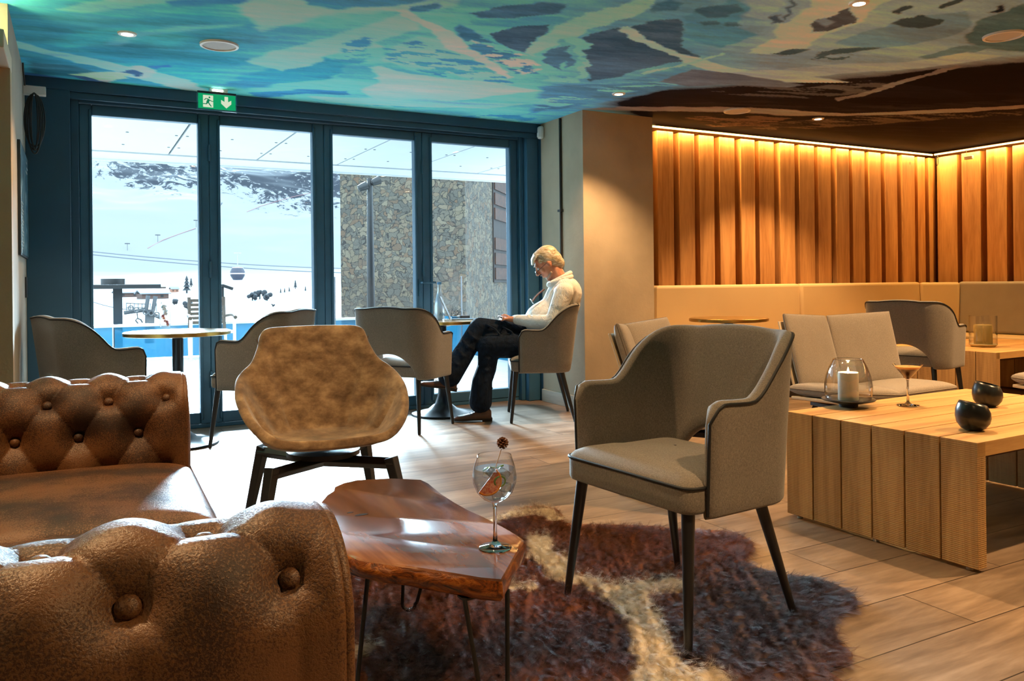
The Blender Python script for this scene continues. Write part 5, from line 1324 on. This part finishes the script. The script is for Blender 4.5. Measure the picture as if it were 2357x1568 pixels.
# ================================================================== THINGS ON THE TABLES
waterM = glassy('drink_liquid', tint=(.82, .89, .93, 1), gloss=.06, graze=.3)
iceM = glassy('ice', tint=(.95, .98, 1, 1), gloss=.30, rough=.12, graze=.9)
waxM = NT('candle_wax'); waxM.set(col=(.80, .74, .62, 1), rough=.45); waxM.p.inputs['Subsurface Weight'].default_value = .3; waxM.p.inputs['Subsurface Radius'].default_value = (.03, .015, .008); waxM = waxM.m
flameM = emis('flame', (1, .55, .18, 1), 90)
def gin():
    p = hz(1140, 1262, .40); S_ = 1.0
    o = empty('cocktail_glass', (p.x, p.y, .4003), 0, 'tall-stemmed balloon cocktail glass with grapefruit slice and pine cone on live-edge table', 'drink')
    B().lathe([(.0001, .0008), (.038, .0008), (.0395, .0025), (.036, .0045), (.015, .009), (.0058, .018), (.0044, .04), (.0042, .09), (.0055, .105), (.009, .1083), (.0001, .1085)], 40).make('stem', solidG, o, smooth=60)
    gl = [(.0095, .1085), (.028, .118), (.043, .134), (.0515, .156), (.0525, .172), (.049, .195), (.0425, .214), (.0405, .222), (.0400, .222)]
    B().lathe(gl, 48).make('glass_bowl', clearM, o, smooth=180)
    inner = [(.0001, .111), (.010, .1125), (.026, .121), (.0405, .136), (.0485, .157), (.0495, .172), (.0478, .188), (.047, .1905), (.0001, .1905)]
    B().lathe(inner, 40).make('liquid', waterM, o, smooth=60)
    rr = random.Random(4)
    for k, (x, y, z) in enumerate([(.018, -.012, .178), (.020, .014, .160), (-.004, .02, .176), (.024, -.006, .143), (.0, -.006, .150), (-.012, -.012, .182), (.006, .0, .128)]):
        M = Matrix.Translation((x, y, z)) @ Matrix.Rotation(rr.random()*3, 4, (rr.random(), rr.random(), rr.random()))
        B().box(-.0125, .0125, -.0115, .0115, -.0105, .0105, M).make('ice_cube', iceM, o, bevel=.004, seg=3)
    # grapefruit half slice pressed to the near left side
    t = NT('grapefruit_flesh'); v = t.coord('Object'); t.set(col=t.ramp(t.noise(v, 160, 4, .7), [(.35, srgb(206, 70, 50)), (.6, srgb(240, 170, 140))]), rough=.4); fl = t.m
    M = Matrix.Translation((-.027, -.016, .166)) @ Matrix.Rotation(radians(-18), 4, 'Z') @ Matrix.Rotation(radians(80), 4, 'X') @ Matrix.Rotation(radians(-130), 4, 'Z')
    g = B().prism([(-.031, 0)]+[(.031*cos(pi-a), .031*sin(pi-a)) for a in np.linspace(0, pi, 16)[1:]], -.002, .002, M).make('grapefruit_slice', fl, o)
    B().tube([M @ Vector((.032*cos(a), .032*sin(a), 0)) for a in np.linspace(0, pi, 18)], .0028, 8).make('peel', plain('orange_peel', srgb(232, 140, 40), .4), g, smooth=60)
    # cucumber ribbon
    B().tube([(.002+.014*cos(a), -.024, .163+.012*sin(a)) for a in np.linspace(0, 2*pi, 24)[:-1]], [.0022]*23, 8, closed=True).make('cucumber_ring', plain('cucumber_green', srgb(110, 150, 70), .35), o, smooth=60)
    B().tube([(-.03, .0, .187), (-.01, .012, .19), (.012, .008, .188), (.03, .012, .191)], .0022, 6).make('herb_sprig', bpy.data.materials['cucumber_green'], o, smooth=60)
    # pick with pine cone
    pk = B().tube([(-.012, .0, .150), (.022, .006, .232)], .0009, 6).make('pick', plain('bamboo_pick', srgb(180, 140, 90), .5), o, smooth=60)
    cone = B(); cM = Matrix.Translation((.026, .007, .243))
    cn = plain('pine_cone_scales', srgb(104, 62, 34), .7, var=.3, vscale=200)
    cone.sphere((0, 0, 0), .007, 10, 8, M=cM)
    for k in range(46):
        ph = k*2.39996; zz = -1+2*(k+.5)/46; r_ = sqrt(1-zz*zz); d = Vector((r_*cos(ph), r_*sin(ph), zz*.95)); tip = d*.0145+Vector((0, 0, .003)); side = d.cross(Vector((0, 0, 1.01))).normalized()*.0042
        base = d*.005; cone.add([cM @ (base-side*.5), cM @ (base+side*.5), cM @ (tip+side+Vector((0, 0, -.0008))), cM @ (tip*1.06), cM @ (tip-side+Vector((0, 0, -.0008))), cM @ (tip*.9+Vector((0, 0, .0026)))],
                 [(0, 1, 2, 3, 4), (0, 5, 4), (0, 1, 5), (1, 2, 5), (2, 3, 5), (3, 4, 5)])
    cone.make('pine_cone', cn, o)
gin()

TZ = .4573
def hurricane(px, py, label):
    p = hz(px, py, TZ); o = empty('candle_lantern', (p.x, p.y, TZ), 0, label, 'candle')
    o.scale = (1.16, 1.16, 1.12)
    B().lathe([(.0001, 0), (.034, 0), (.036, .012), (.06, .017), (.095, .026), (.1, .031), (.097, .0335), (.06, .028), (.0001, .024)], 48).make('black_dish', plain('matt_black_ceramic', (.012, .013, .015), .45), o, smooth=50)
    B().lathe([(.0825, .029), (.087, .055), (.088, .085), (.082, .125), (.070, .16), (.056, .188), (.054, .192), (.0525, .190), (.068, .158), (.080, .124), (.086, .085), (.085, .055), (.0805, .029)], 48, closed=True).make('glass_dome', clearM, o, smooth=180)
    c = B().lathe([(.0001, .027), (.037, .027), (.0378, .03), (.0378, .133), (.036, .138), (.030, .1365), (.012, .131), (.0001, .129)], 40).make('pillar_candle', waxM, o, smooth=50)
    B().tube([(0, 0, .128), (.001, 0, .140)], .0012, 6).make('wick', blackM, c)
    B().lathe([(.0001, .133), (.003, .136), (.0042, .141), (.003, .148), (.0012, .154), (.0001, .158)], 14).make('flame', flameM, c, smooth=180)
    l = bpy.data.lights.new('candle_light', 'POINT'); l.energy = 1.6; l.color = (1, .6, .25); l.shadow_soft_size = .008
    lo = bpy.data.objects.new('candle_light', l); COL.objects.link(lo); lo.parent = o; lo.location = (0, 0, .165)
hurricane(1953, 936, 'lit pillar candle under domed glass on black dish, on the front oak table')
def martini(px, py):
    p = hz(px, py, TZ); o = empty('martini_glass', (p.x, p.y, TZ), 0, 'stemmed martini glass with brown foamed coffee cocktail on the front oak table', 'drink')
    o.scale = (1.26, 1.26, 1.33)
    B().lathe([(.0001, .0008), (.037, .001), (.0375, .003), (.012, .007), (.0045, .014), (.0036, .04), (.0036, .080), (.0050, .088), (.0001, .0885)], 36).make('stem', solidG, o, smooth=60)
    B().lathe([(.0052, .088), (.050, .140), (.0505, .1405), (.0495, .1405)], 44).make('glass_bowl', clearM, o, smooth=60)
    B().lathe([(.0001, .090), (.005, .0905), (.0365, .1255), (.0001, .1255)], 40).make('coffee_liquid', plain('coffee', srgb(58, 24, 8), .15), o, smooth=60)
    B().lathe([(.0367, .1256), (.0435, .1325), (.042, .1338), (.0001, .1335), (.0001, .1257)], 40).make('foam', plain('coffee_foam', srgb(206, 150, 84), .7), o, smooth=60)
    B().lathe([(.0001, .1343), (.004, .1342), (.004, .1336)], 8, (.010, .0, 0)).make('coffee_bean', plain('coffee_bean_brown', srgb(50, 24, 12), .4), o)
martini(2090, 934)
def bowl(px, py, label, th):
    p = hz(px, py, TZ); o = empty('black_bowl', (p.x, p.y, TZ), th, label, 'bowl', 'round black bowls on the oak table'); o.scale = (1.24, 1.24, 1.40)
    M = Matrix.Identity(4)
    pr = [(.0001, 0), (.022, .0), (.034, .006), (.0455, .020), (.0495, .036), (.048, .052), (.042, .066), (.0375, .0735), (.0355, .0735), (.040, .064), (.045, .050), (.0465, .036), (.042, .021), (.03, .010), (.0001, .006)]
    rows = []
    for i in range(48):
        a = 2*pi*i/48; rows.append([Vector((r*cos(a), r*sin(a), z*(1+(.10*cos(a) if z > .04 else .10*cos(a)*z/.04)*(1)))) for r, z in pr])
    B().grid(rows, cu=True).make('bowl_body', plain('black_glazed_ceramic', (.014, .016, .019), .28), o, smooth=180)
bowl(2240, 990, 'nearer of the two round black bowls on the front oak table', radians(150))
bowl(2273, 936, 'farther of the two round black bowls on the front oak table', radians(130))
def glass_candle():
    p = hz(2263, 798, TZ); o = empty('glass_candle_holder', (p.x, p.y, TZ), 0, 'unlit brown pillar candle in straight clear glass on the far oak table', 'candle'); o.scale = (1.22, 1.22, 1.2)
    B().lathe([(.0001, 0), (.07, 0), (.085, .014), (.088, .018), (.084, .02), (.0001, .012)], 40).make('saucer', plain('pale_saucer', srgb(190, 180, 140), .4), o, smooth=50)
    B().lathe([(.086, .02), (.086, .215), (.0835, .215), (.0835, .02)], 44, closed=True).make('glass_cylinder', clearM, o, smooth=50)
    B().lathe([(.0001, .014), (.056, .014), (.057, .018), (.057, .148), (.054, .152), (.0001, .150)], 36).make('candle', plain('olive_wax', srgb(150, 130, 70), .5), o, smooth=50)
glass_candle()
# drink on the left bistro table
BZ = .7402
def berry_glass():
    p = hz(380, 753, BZ); o = empty('berry_drink', (p.x, p.y, BZ), 0, 'clear tumbler with ice and red berries on the left bistro table', 'drink')
    B().lathe([(.0001, .0), (.034, .0), (.0345, .004), (.0375, .150), (.036, .150), (.033, .008), (.0001, .008)], 32).make('tumbler', clearM, o, smooth=50)
    rr = random.Random(2); red = plain('red_berry', srgb(200, 40, 24), .3); org = plain('orange_berry', srgb(240, 110, 40), .3)
    for k in range(9):
        a = rr.random()*6.3; B().sphere((.018*cos(a), .018*sin(a), .018+.006*k*(.9 if k < 6 else 1.3)), .0105, 12, 8).make('berry', red if k % 3 else org, o, smooth=180)
    for k in range(4):
        M = Matrix.Translation((rr.uniform(-.012, .012), rr.uniform(-.012, .012), .098+.016*k)) @ Matrix.Rotation(rr.random()*3, 4, (1, rr.random(), rr.random()))
        B().box(-.013, .013, -.013, .013, -.011, .011, M).make('ice_cube', plain('frosty_ice', (.85, .9, .95), .2), o, bevel=.004)
    b = B()
    for k in range(4): b.tube([(-.01, 0, .12), (-.02-.006*k, .004*k, .165), (-.03+.010*k, .006*k-.01, .195-.006*k)], [.0016, .0014, .001], 5)
    b.make('mint_sprig', plain('dark_mint', srgb(30, 60, 40), .6), o)['kind'] = 'stuff'
    B().lathe([(.0001, .0905), (.0345, .0905), (.0350, .092), (.0001, .092)], 24).make('liquid', waterM, o)
berry_glass()
# bottle, menu, basket, dark box, slate plate on the man's table
def T2(px, py): return hz(px, py, BZ)
p = T2(1012, 736)
o = empty('water_bottle', (p.x, p.y, BZ), 0, 'clear tapering water bottle shining on the man\'s bistro table', 'bottle')
frost = NT('frosted_bottle_glass'); frost.set(col=(.88, .94, .98, 1), rough=.12, trans=.55); frost.p.inputs['IOR'].default_value = 1.15
B().lathe([(.0001, .002), (.036, .0), (.0405, .006), (.0412, .07), (.040, .11), (.033, .16), (.022, .205), (.0155, .235), (.0145, .285), (.0165, .290), (.0165, .30), (.012, .302)], 36).make('bottle_glass', frost.m, o, smooth=60)
B().lathe([(.0175, .284), (.0178, .303), (.0001, .305)], 20).make('cap', plain('blue_cap', srgb(80, 140, 190), .4), o, smooth=50)
lab = B()
for k in range(7): lab.box(-.022+.007*k, -.018+.007*k, -.0425, -.0415, .03+.008*(k % 2), .05+.006*((k*5) % 3))
lab.make('print', plain('grey_blue_print', srgb(90, 130, 150), .5), o)['kind'] = 'stuff'
p = T2(1038, 737)
o = empty('menu_holder', (p.x, p.y, BZ), radians(-30), 'leaning glossy menu board beside the bottle on the man\'s table', 'menu')
Mm = Matrix.Rotation(radians(-24), 4, 'Y')
tm = NT('menu_print'); tm.set(col=tm.ramp(tm.noise(tm.coord('Object'), 18, 5, .7), [(.4, srgb(90, 110, 124)), (.6, srgb(176, 184, 190))]), rough=.18)
B().box(-.003, .003, -.05, .05, .006, .205, Mm).make('menu_board', tm.m, o); B().box(-.03, .03, -.05, .05, 0, .008).make('stand_foot', clearM, o)
p = T2(1048, 733)
o = empty('wire_basket', (p.x+.03, p.y+.05, BZ), 0, 'small tangled black wire basket on the man\'s table', 'basket')
b = B(); rr = random.Random(9)
for k in range(34):
    a0 = rr.random()*6.3; a1 = a0+rr.uniform(.5, 1.5); z0 = rr.uniform(.003, .09); z1 = rr.uniform(.003, .09); am = (a0+a1)/2
    b.tube([(.042*cos(a0), .042*sin(a0), z0), (.046*cos(am), .046*sin(am), (z0+z1)/2), (.042*cos(a1), .042*sin(a1), z1)], .0011, 5)
w_ = b.make('wires', blackM, o); w_['kind'] = 'stuff'
B().lathe([(.042, 0), (.044, .002), (.042, .004)], 24).make('base_ring', blackM, o)
p = T2(1062, 733)
tag(B().box(-.045, .045, -.03, .03, 0, .022).make('dark_box', plain('dark_box_paint', (.015, .013, .012), .4), bevel=.004, loc=(p.x+.03, p.y+.02, BZ)), 'small flat dark box on the man\'s bistro table', 'box')
p = T2(1072, 736)
o = B().box(-.11, .11, -.075, .075, 0, .009).make('laptop_tray', plain('grey_tray', srgb(120, 140, 156), .25), bevel=.003, loc=(p.x+.0, p.y-.015, BZ)); o.rotation_euler = (0, 0, radians(-30))
o.name = 'flat_tray'; tag(o, 'thin grey tray lying at the right of the man\'s table', 'tray')

# ================================================================== THE READING MAN
def man():
    th = radians(154); f = Vector((cos(th), sin(th), 0)); l_ = Vector((-sin(th), cos(th), 0)); C0 = Vector((3.146, 5.39, 0))
    rt = empty('person', (C0.x, C0.y, 0), th, 'grey-haired man in white pullover and dark trousers, seated cross-legged reading his phone', 'person')
    # local frame: x forward, y to his left (towards the camera), z up
    def V(x, y, z): return Vector((x, y, z))
    def rem(o, vox, sm=2, fac=.5):
        m_ = o.modifiers.new('remesh', 'REMESH'); m_.mode = 'VOXEL'; m_.voxel_size = vox; m_.use_smooth_shade = True
        if sm: s_ = o.modifiers.new('smooth', 'SMOOTH'); s_.iterations = sm; s_.factor = fac
        return o
    skin = NT('skin'); sv = skin.coord('Object'); skin.set(col=skin.ramp(skin.noise(sv, 22, 3), [(.35, srgb(196, 128, 100)), (.65, srgb(222, 160, 130))]), rough=.5)
    skin.p.inputs['Subsurface Weight'].default_value = .12; skin.p.inputs['Subsurface Radius'].default_value = (.02, .008, .004); skin = skin.m
    # head frame: tilted forward and down
    hc = V(-.055, 0, 1.175); tilt = radians(38)
    HM = Matrix.Translation(hc) @ Matrix.Rotation(tilt, 4, 'Y')   # local: x face forward, z up
    b = B()
    def hs(c, r, sc=(1, 1, 1), nu=20, nv=14): b.sphere(HM @ Vector(c), r, nu, nv, M=(Matrix.Rotation(tilt, 4, 'Y')), sc=sc)
    hs((-.012, 0, .03), .088, (1.08, .86, 1.0)); hs((.02, 0, -.02), .07, (.98, .88, 1.15)); hs((.028, 0, -.075), .046, (1.05, 1.02, .85))  # cranium, face, jaw
    hs((.062, 0, -.098), .020, (1, 1.2, .9)); hs((.078, 0, .038), .030, (.45, 1.6, .6))                                                        # chin, brow
    b.cap(HM @ Vector((.088, 0, .022)), HM @ Vector((.112, 0, -.018)), .009, .014); hs((.100, .012, -.022), .009); hs((.100, -.012, -.022), .009)
    for s in (-1, 1):
        hs((.062, s*.034, -.015), .026, (.8, 1, .9)); hs((.070, s*.030, .014), .014, (.7, 1.1, .8))
        b.sphere(HM @ Vector((-.004, s*.074, -.004)), .022, 14, 10, M=Matrix.Rotation(tilt, 4, 'Y'), sc=(.75, .38, 1.35))
    hs((.086, 0, -.052), .013, (.7, 1.9, .45)); hs((.084, 0, -.064), .012, (.7, 1.7, .45))
    b.cap(V(-.155, 0, 1.03), HM @ Vector((-.02, 0, -.05)), .062, .058)
    # trunk and limbs beneath the clothes
    b.cap(V(-.17, 0, .93), V(-.10, 0, .66), .125, .13); b.cap(V(-.10, 0, .66), V(-.07, 0, .58), .13, .12)
    b.cap(V(-.155, .13, .96), V(-.155, -.13, .96), .065, .065)
    SH = {1: V(-.16, .185, .955), -1: V(-.16, -.185, .955)}; EL = {1: V(-.07, .235, .735), -1: V(-.05, -.24, .735)}; WR = {1: V(.19, .075, .752), -1: V(.20, -.065, .745)}
    for s in (1, -1): b.cap(SH[s], EL[s], .048, .038); b.cap(EL[s], WR[s], .038, .024)
    legs = {'near': [V(-.08, .10, .555), V(.40, .11, .555), V(.455, .14, .10)], 'far': [V(-.08, -.09, .56), V(.47, .02, .69), V(.70, .12, .335)]}
    for k in legs: a, c_, d = legs[k]; b.cap(a, c_, .075, .055); b.cap(c_, d, .052, .036)
    # hands: palm, four fingers and thumb, curled round the phone
    for s in (1, -1):
        w_ = WR[s]; pc = w_+V(.055, -s*.012, .006)
        b.cap(w_, pc, .024, .022); b.sphere(pc+V(.006, 0, 0), .03, 14, 10, sc=(1.15, .85, .5))
        for k, (dy, L1) in enumerate(((-.024, .036), (-.008, .041), (.008, .038), (.023, .031))):
            a = pc+V(.028, dy, .001*k); c_ = a+V(L1*.8, dy*.1, -.012 if s > 0 else -.010); d = c_+V(.006, 0, .016 if k < 4 else 0)+V(-.014, 0, .006)
            b.cap(a, c_, .0088, .0082, 8, 3); b.cap(c_, d, .0082, .0072, 8, 3)
        a = pc+V(-.006, -s*.024, .008); c_ = a+V(.026, -s*.012, .016); d = c_+V(.022, s*.002, .006); b.cap(a, c_, .0115, .010, 8, 3); b.cap(c_, d, .010, .0085, 8, 3)
    body = b.make('body', skin, rt, smooth=180); rem(body, .0055, 2)
    # pullover
    white = NT('white_knit'); wv = white.coord('Object'); white.set(col=(.80, .78, .73, 1), rough=.9, sheen=.3); n_ = white.noise(white.coord('Object', (1, 1, .45), rot=(0, .5, 0)), 14, 5, .6, 1.0); white.bump(n_, .9, .02); white = white.m
    b = B()
    b.cap(V(-.185, 0, .945), V(-.125, 0, .80), .135, .145); b.cap(V(-.125, 0, .80), V(-.02, 0, .735), .145, .150); b.cap(V(-.02, 0, .74), V(.03, 0, .725), .13, .095); b.cap(V(-.115, 0, .74), V(-.10, 0, .66), .155, .15)
    b.cap(V(-.185, .10, .98), V(-.185, -.10, .98), .082, .082); b.cap(V(-.205, 0, .86), V(-.215, 0, .95), .10, .09)
    for s in (1, -1):
        b.cap(SH[s], (SH[s]+EL[s])/2+V(.0, s*.006, 0), .074, .066); b.cap((SH[s]+EL[s])/2, EL[s], .066, .062); b.cap(EL[s], (EL[s]+WR[s])/2+V(0, 0, -.008), .062, .054); b.cap((EL[s]+WR[s])/2+V(0, 0, -.008), WR[s]+V(-.005, 0, 0), .052, .038)
    # folds
    rr = random.Random(11)
    for k in range(5):
        t = k/5; c_ = SH[1].lerp(EL[1], .45+.5*t); b.tube([c_+V(-.055, .02, .03), c_+V(0, .058, .0), c_+V(.055, .02, -.02)], .012, 6)
        c_ = EL[1].lerp(WR[1], .15+.7*t); b.tube([c_+V(-.01, .02, .045), c_+V(.0, .044, .0), c_+V(.012, .01, -.04)], .010, 6)
    for k in range(6): z = .70+.045*k; b.tube([V(-.06-.02*k, .10, z-.03), V(.0-.025*k, .11, z), V(.06-.03*k, .06, z+.02)], .011, 6)
    sw = b.make('pullover', white, rt, smooth=180); rem(sw, .0075, 3)
    b = B(); N_ = 26
    for (zz, rr_, xx) in ((1.045, .082, -.150),):
        b.tube([V(xx+rr_*cos(a)*1.0, rr_*.88*sin(a), zz-.030*cos(a)) for a in np.linspace(0, 2*pi, N_+1)[:-1]], .024, 10, closed=True)
        b.tube([V(xx-.004+(rr_-.006)*cos(a), (rr_-.008)*.88*sin(a), zz+.020-.038*cos(a)) for a in np.linspace(0, 2*pi, N_+1)[:-1]], .018, 10, closed=True)
    cl = b.make('collar', white, sw, smooth=180)
    # trousers
    den = NT('dark_blue_trousers'); dv = den.coord('Object'); den.set(col=den.ramp(den.noise(dv, 30, 4), [(.3, srgb(9, 19, 32)), (.7, srgb(20, 34, 52))]), rough=.85, spec=.2); den.bump(den.noise(den.coord('Object', (1, 1, .5)), 16, 5, .6, 1.0), .9, .02); den = den.m
    b = B(); b.cap(V(-.11, .07, .60), V(-.11, -.07, .60), .135, .135); b.cap(V(-.05, .08, .575), V(-.05, -.08, .575), .11, .11)
    a, c_, d = legs['near']; b.cap(a, c_, .105, .088); b.cap(c_, c_+(d-c_)*.35, .085, .072); b.cap(c_+(d-c_)*.35, V(.455, .14, .30), .074, .075); b.cap(V(.455, .14, .30), V(.470, .14, .145), .077, .088)
    a, c_, d = legs['far']; b.cap(a+V(0, .03, .02), c_, .105, .082); b.cap(c_, c_+(d-c_)*.5, .080, .078); b.cap(c_+(d-c_)*.5, d, .080, .088)
    for k in range(4):
        t = .2+.18*k; q = legs['near'][1].lerp(legs['near'][2], t); b.tube([q+V(-.06, .03, .03), q+V(0, .085, 0), q+V(.06, .04, .02)], .010, 6)
        q = legs['far'][1].lerp(legs['far'][2], t); b.tube([q+V(-.05, .05, -.03), q+V(0, .088, 0), q+V(.05, .05, .05)], .012, 6)
        q = V(-.02+.12*k, .05, .60+.02*k); b.tube([q+V(-.05, .10, -.05), q+V(.02, .09, .03), q+V(.08, .04, .06)], .010, 6)
    tr = b.make('trousers', den, rt, smooth=180); rem(tr, .008, 3)
    # flat hems: cut the leg ends straight with dark inner rings
    # shoes
    lea = plain('brown_shoe_leather', srgb(92, 58, 40), .5, var=.15, vscale=20); sole = plain('shoe_sole', srgb(40, 28, 22), .7)
    def shoe(M, nm):
        b = B(); g = []
        prof = [(-.085, .030, .075), (-.075, .036, .092), (-.03, .038, .095), (.02, .040, .078), (.07, .045, .060), (.12, .048, .050), (.165, .044, .044), (.195, .032, .034), (.208, .012, .022)]
        for x, w_, h_ in prof:
            g.append([M @ Vector((x, w_*cos(a)*(1 if abs(cos(a)) < .9 else .98), .022+max(0, (h_-.022))*max(0, sin(a))**.8-.004*(sin(a) < 0))) for a in np.linspace(0, 2*pi, 21)[:-1]])
        b.grid(g, cv=True); n = 20; b.f.append(tuple(range(n))); b.f.append(tuple((len(g)-1)*n+k for k in range(n)))
        s_ = b.make('shoe', lea, rt, smooth=60)
        ol = [(-.092, -.034), (-.092, .034), (-.03, .040), (.06, .046), (.13, .052), (.19, .040), (.214, .010), (.212, -.012), (.19, -.040), (.13, -.050), (.06, -.042), (-.03, -.038)]
        B().prism(ol, .010, .026, M).make('sole', sole, s_, bevel=.004); B().prism([(-.09, -.033), (-.09, .033), (-.015, .038), (-.015, -.038)], 0, .011, M).make('heel', sole, s_)
        lc = B()
        for k in range(3): x = .03+.022*k; z = .074-.007*k; lc.tube([M @ Vector((x, -.022, z)), M @ Vector((x+.004, 0, z+.006)), M @ Vector((x, .022, z))], .0025, 5)
        lc.make('laces', plain('laces_cord', srgb(60, 40, 30), .8), s_)['kind'] = 'stuff'
    shoe(Matrix.Translation((.475, .145, 0)) @ Matrix.Rotation(radians(2), 4, 'Z'), 'planted')
    shoe(Matrix.Translation((.735, .125, .235)) @ Matrix.Rotation(radians(-8), 4, 'Y'), 'raised')
    # hair: swept back silver blond cap, thick at the back
    hairm = NT('silver_blond_hair'); hv = hairm.coord('Object', (1, 1, 1), rot=(0, .9, 0)); hairm.set(col=hairm.ramp(hairm.noise(hairm.coord('Object', (.35, 1.6, 1.6), rot=(0, -.5, 0)), 45, 4, .7), [(.32, srgb(136, 112, 80)), (.5, srgb(188, 168, 134)), (.68, srgb(226, 218, 204))]), rough=.45)
    hairm.bump(hairm.noise(hairm.coord('Object', (.25, 1.6, 1.6), rot=(0, -.5, 0)), 60, 3), .6, .006); hairm = hairm.m
    b = B()
    def h2(c, r, sc=(1, 1, 1)): b.sphere(HM @ Vector(c), r, 20, 14, M=Matrix.Rotation(tilt, 4, 'Y'), sc=sc)
    h2((-.028, 0, .048), .090, (1.06, .92, .95)); h2((-.055, 0, .0), .074, (.95, 1.0, 1.1)); h2((-.072, 0, -.045), .052, (.9, 1.15, 1.0)); h2((.038, 0, .098), .034, (1.3, 1.5, .6))
    h2((-.018, .062, .035), .034, (1.3, .6, 1.0)); h2((-.018, -.062, .035), .034, (1.3, .6, 1.0)); h2((.030, .058, .050), .020, (1.2, .6, 1)); h2((.030, -.058, .050), .020, (1.2, .6, 1))
    rr = random.Random(6)
    for k in range(60):
        y = rr.uniform(-.07, .07); x0 = rr.uniform(.02, .07); p = []
        for t in np.linspace(0, 1, 7):
            ang = radians(20+150*t); R_ = .094*(1+.03*rr.random()); xx = .01+R_*cos(ang)*1.05-.02*t; zz = .035+R_*sin(ang)*.98; yy = y*(1-.15*t); dd = sqrt(max(.15, 1-(yy/.086)**2)); p.append(HM @ Vector((xx*1.0 if abs(yy) < .05 else xx*.95, yy, .035+(zz-.035)*dd)))
        b.tube(p, [.002, .0045, .005, .005, .005, .0045, .002], 5)
    ha = b.make('hair', hairm, rt, smooth=180); rem(ha, .0045, 1, .3)
    # short grey beard
    b = B()
    for k in range(13):
        a = -1.25+2.5*k/12; h_ = (.072*cos(a)+.0, .060*sin(a), -.088+.028*(1-cos(a))); b.sphere(HM @ Vector((h_[0]+.002, h_[1], h_[2])), .0105, 10, 8)
    b.sphere(HM @ Vector((.096, 0, -.040)), .010, 10, 8, sc=(.8, 2.0, .6))
    be = b.make('beard', plain('grey_beard', srgb(176, 150, 132), .8), rt, smooth=180); rem(be, .004, 2)
    # eyes and brows
    for s in (-1, 1):
        e = B().sphere(HM @ Vector((.080, s*.030, .012)), .0105, 12, 8).make('eye', plain('eye_white', (.7, .68, .66), .2), rt, smooth=180)
        B().sphere(HM @ Vector((.0885, s*.030, .008)), .0045, 10, 6).make('iris', plain('iris', (.05, .07, .09), .2), e, smooth=180)
        B().tube([HM @ Vector((.092, s*.016, .040)), HM @ Vector((.093, s*.030, .044)), HM @ Vector((.082, s*.048, .038))], .0035, 6).make('eyebrow', bpy.data.materials['grey_beard'], rt, smooth=60)
    # reading glasses
    gm = plain('spectacle_frame', (.02, .022, .03), .3); b = B()
    for s in (-1, 1):
        b.tube([HM @ Vector((.112+.0*cos(a), s*.031+.022*cos(a), -.004+.015*sin(a))) for a in np.linspace(0, 2*pi, 22)[:-1]], .0016, 6, closed=True)
        b.tube([HM @ Vector((.110, s*.053, .002)), HM @ Vector((.05, s*.072, .008)), HM @ Vector((-.006, s*.078, .012)), HM @ Vector((-.020, s*.078, -.006))], .0018, 6)
    b.tube([HM @ Vector((.112, -.009, 0)), HM @ Vector((.115, 0, .003)), HM @ Vector((.112, .009, 0))], .0016, 6)
    gls = b.make('spectacles', gm, rt, smooth=60)
    b = B()
    for s in (-1, 1): b.add([HM @ Vector((.112, s*.031+.022*cos(a), -.004+.015*sin(a))) for a in np.linspace(0, 2*pi, 22)[:-1]], [tuple(range(21))])
    b.make('lenses', glassy('spectacle_lens', gloss=.12), gls)
    # trousers belt edge
    W_ = Matrix.Translation((C0.x, C0.y, 0)) @ Matrix.Rotation(th, 4, 'Z')
    p = empty('smartphone', W_ @ Vector((.295, .005, .768)), th, 'dark smartphone held in both hands by the seated man', 'phone'); p.rotation_euler = (0, radians(-14), th)
    B().box(-.036, .036, -.072, .072, -.004, .004).make('phone_body', plain('phone_black', (.02, .022, .026), .25), p, bevel=.003)
    B().box(-.032, .032, -.066, .066, .0041, .0046).make('phone_screen', emis('phone_screen', (.7, .8, .95, 1), .8), p)
    # spare spectacles on a cord, hanging on the chest
    q = empty('hanging_sunglasses', W_ @ Vector((.025, .03, .90)), th, 'sunglasses on a brown cord hanging on the man\'s white pullover', 'sunglasses')
    b = B()
    for s in (-1, 1): b.tube([Vector((.045+.010*sin(a), s*.028+.022*cos(a), -.012+.016*sin(a))) for a in np.linspace(0, 2*pi, 18)[:-1]], .003, 6, closed=True)
    b.tube([Vector((.045, -.008, -.008)), Vector((.05, 0, -.005)), Vector((.045, .008, -.008))], .0025, 6)
    b.make('sunglass_rims', plain('silver_rims', (.55, .6, .66), .25, .6), q, smooth=60)
    B().tube([Vector((.04, .05, -.01)), Vector((.02, .055, .02)), Vector((-.01, .05, .05)), Vector((-.05, .04, .08))], .005, 8).make('cord', plain('brown_cord', srgb(120, 70, 36), .7), q, smooth=60)
    B().tube([Vector((.04, -.05, -.01)), Vector((.02, -.055, .02)), Vector((-.01, -.05, .05)), Vector((-.05, -.04, .08))], .005, 8).make('cord', bpy.data.materials['brown_cord'], q, smooth=60)
man()
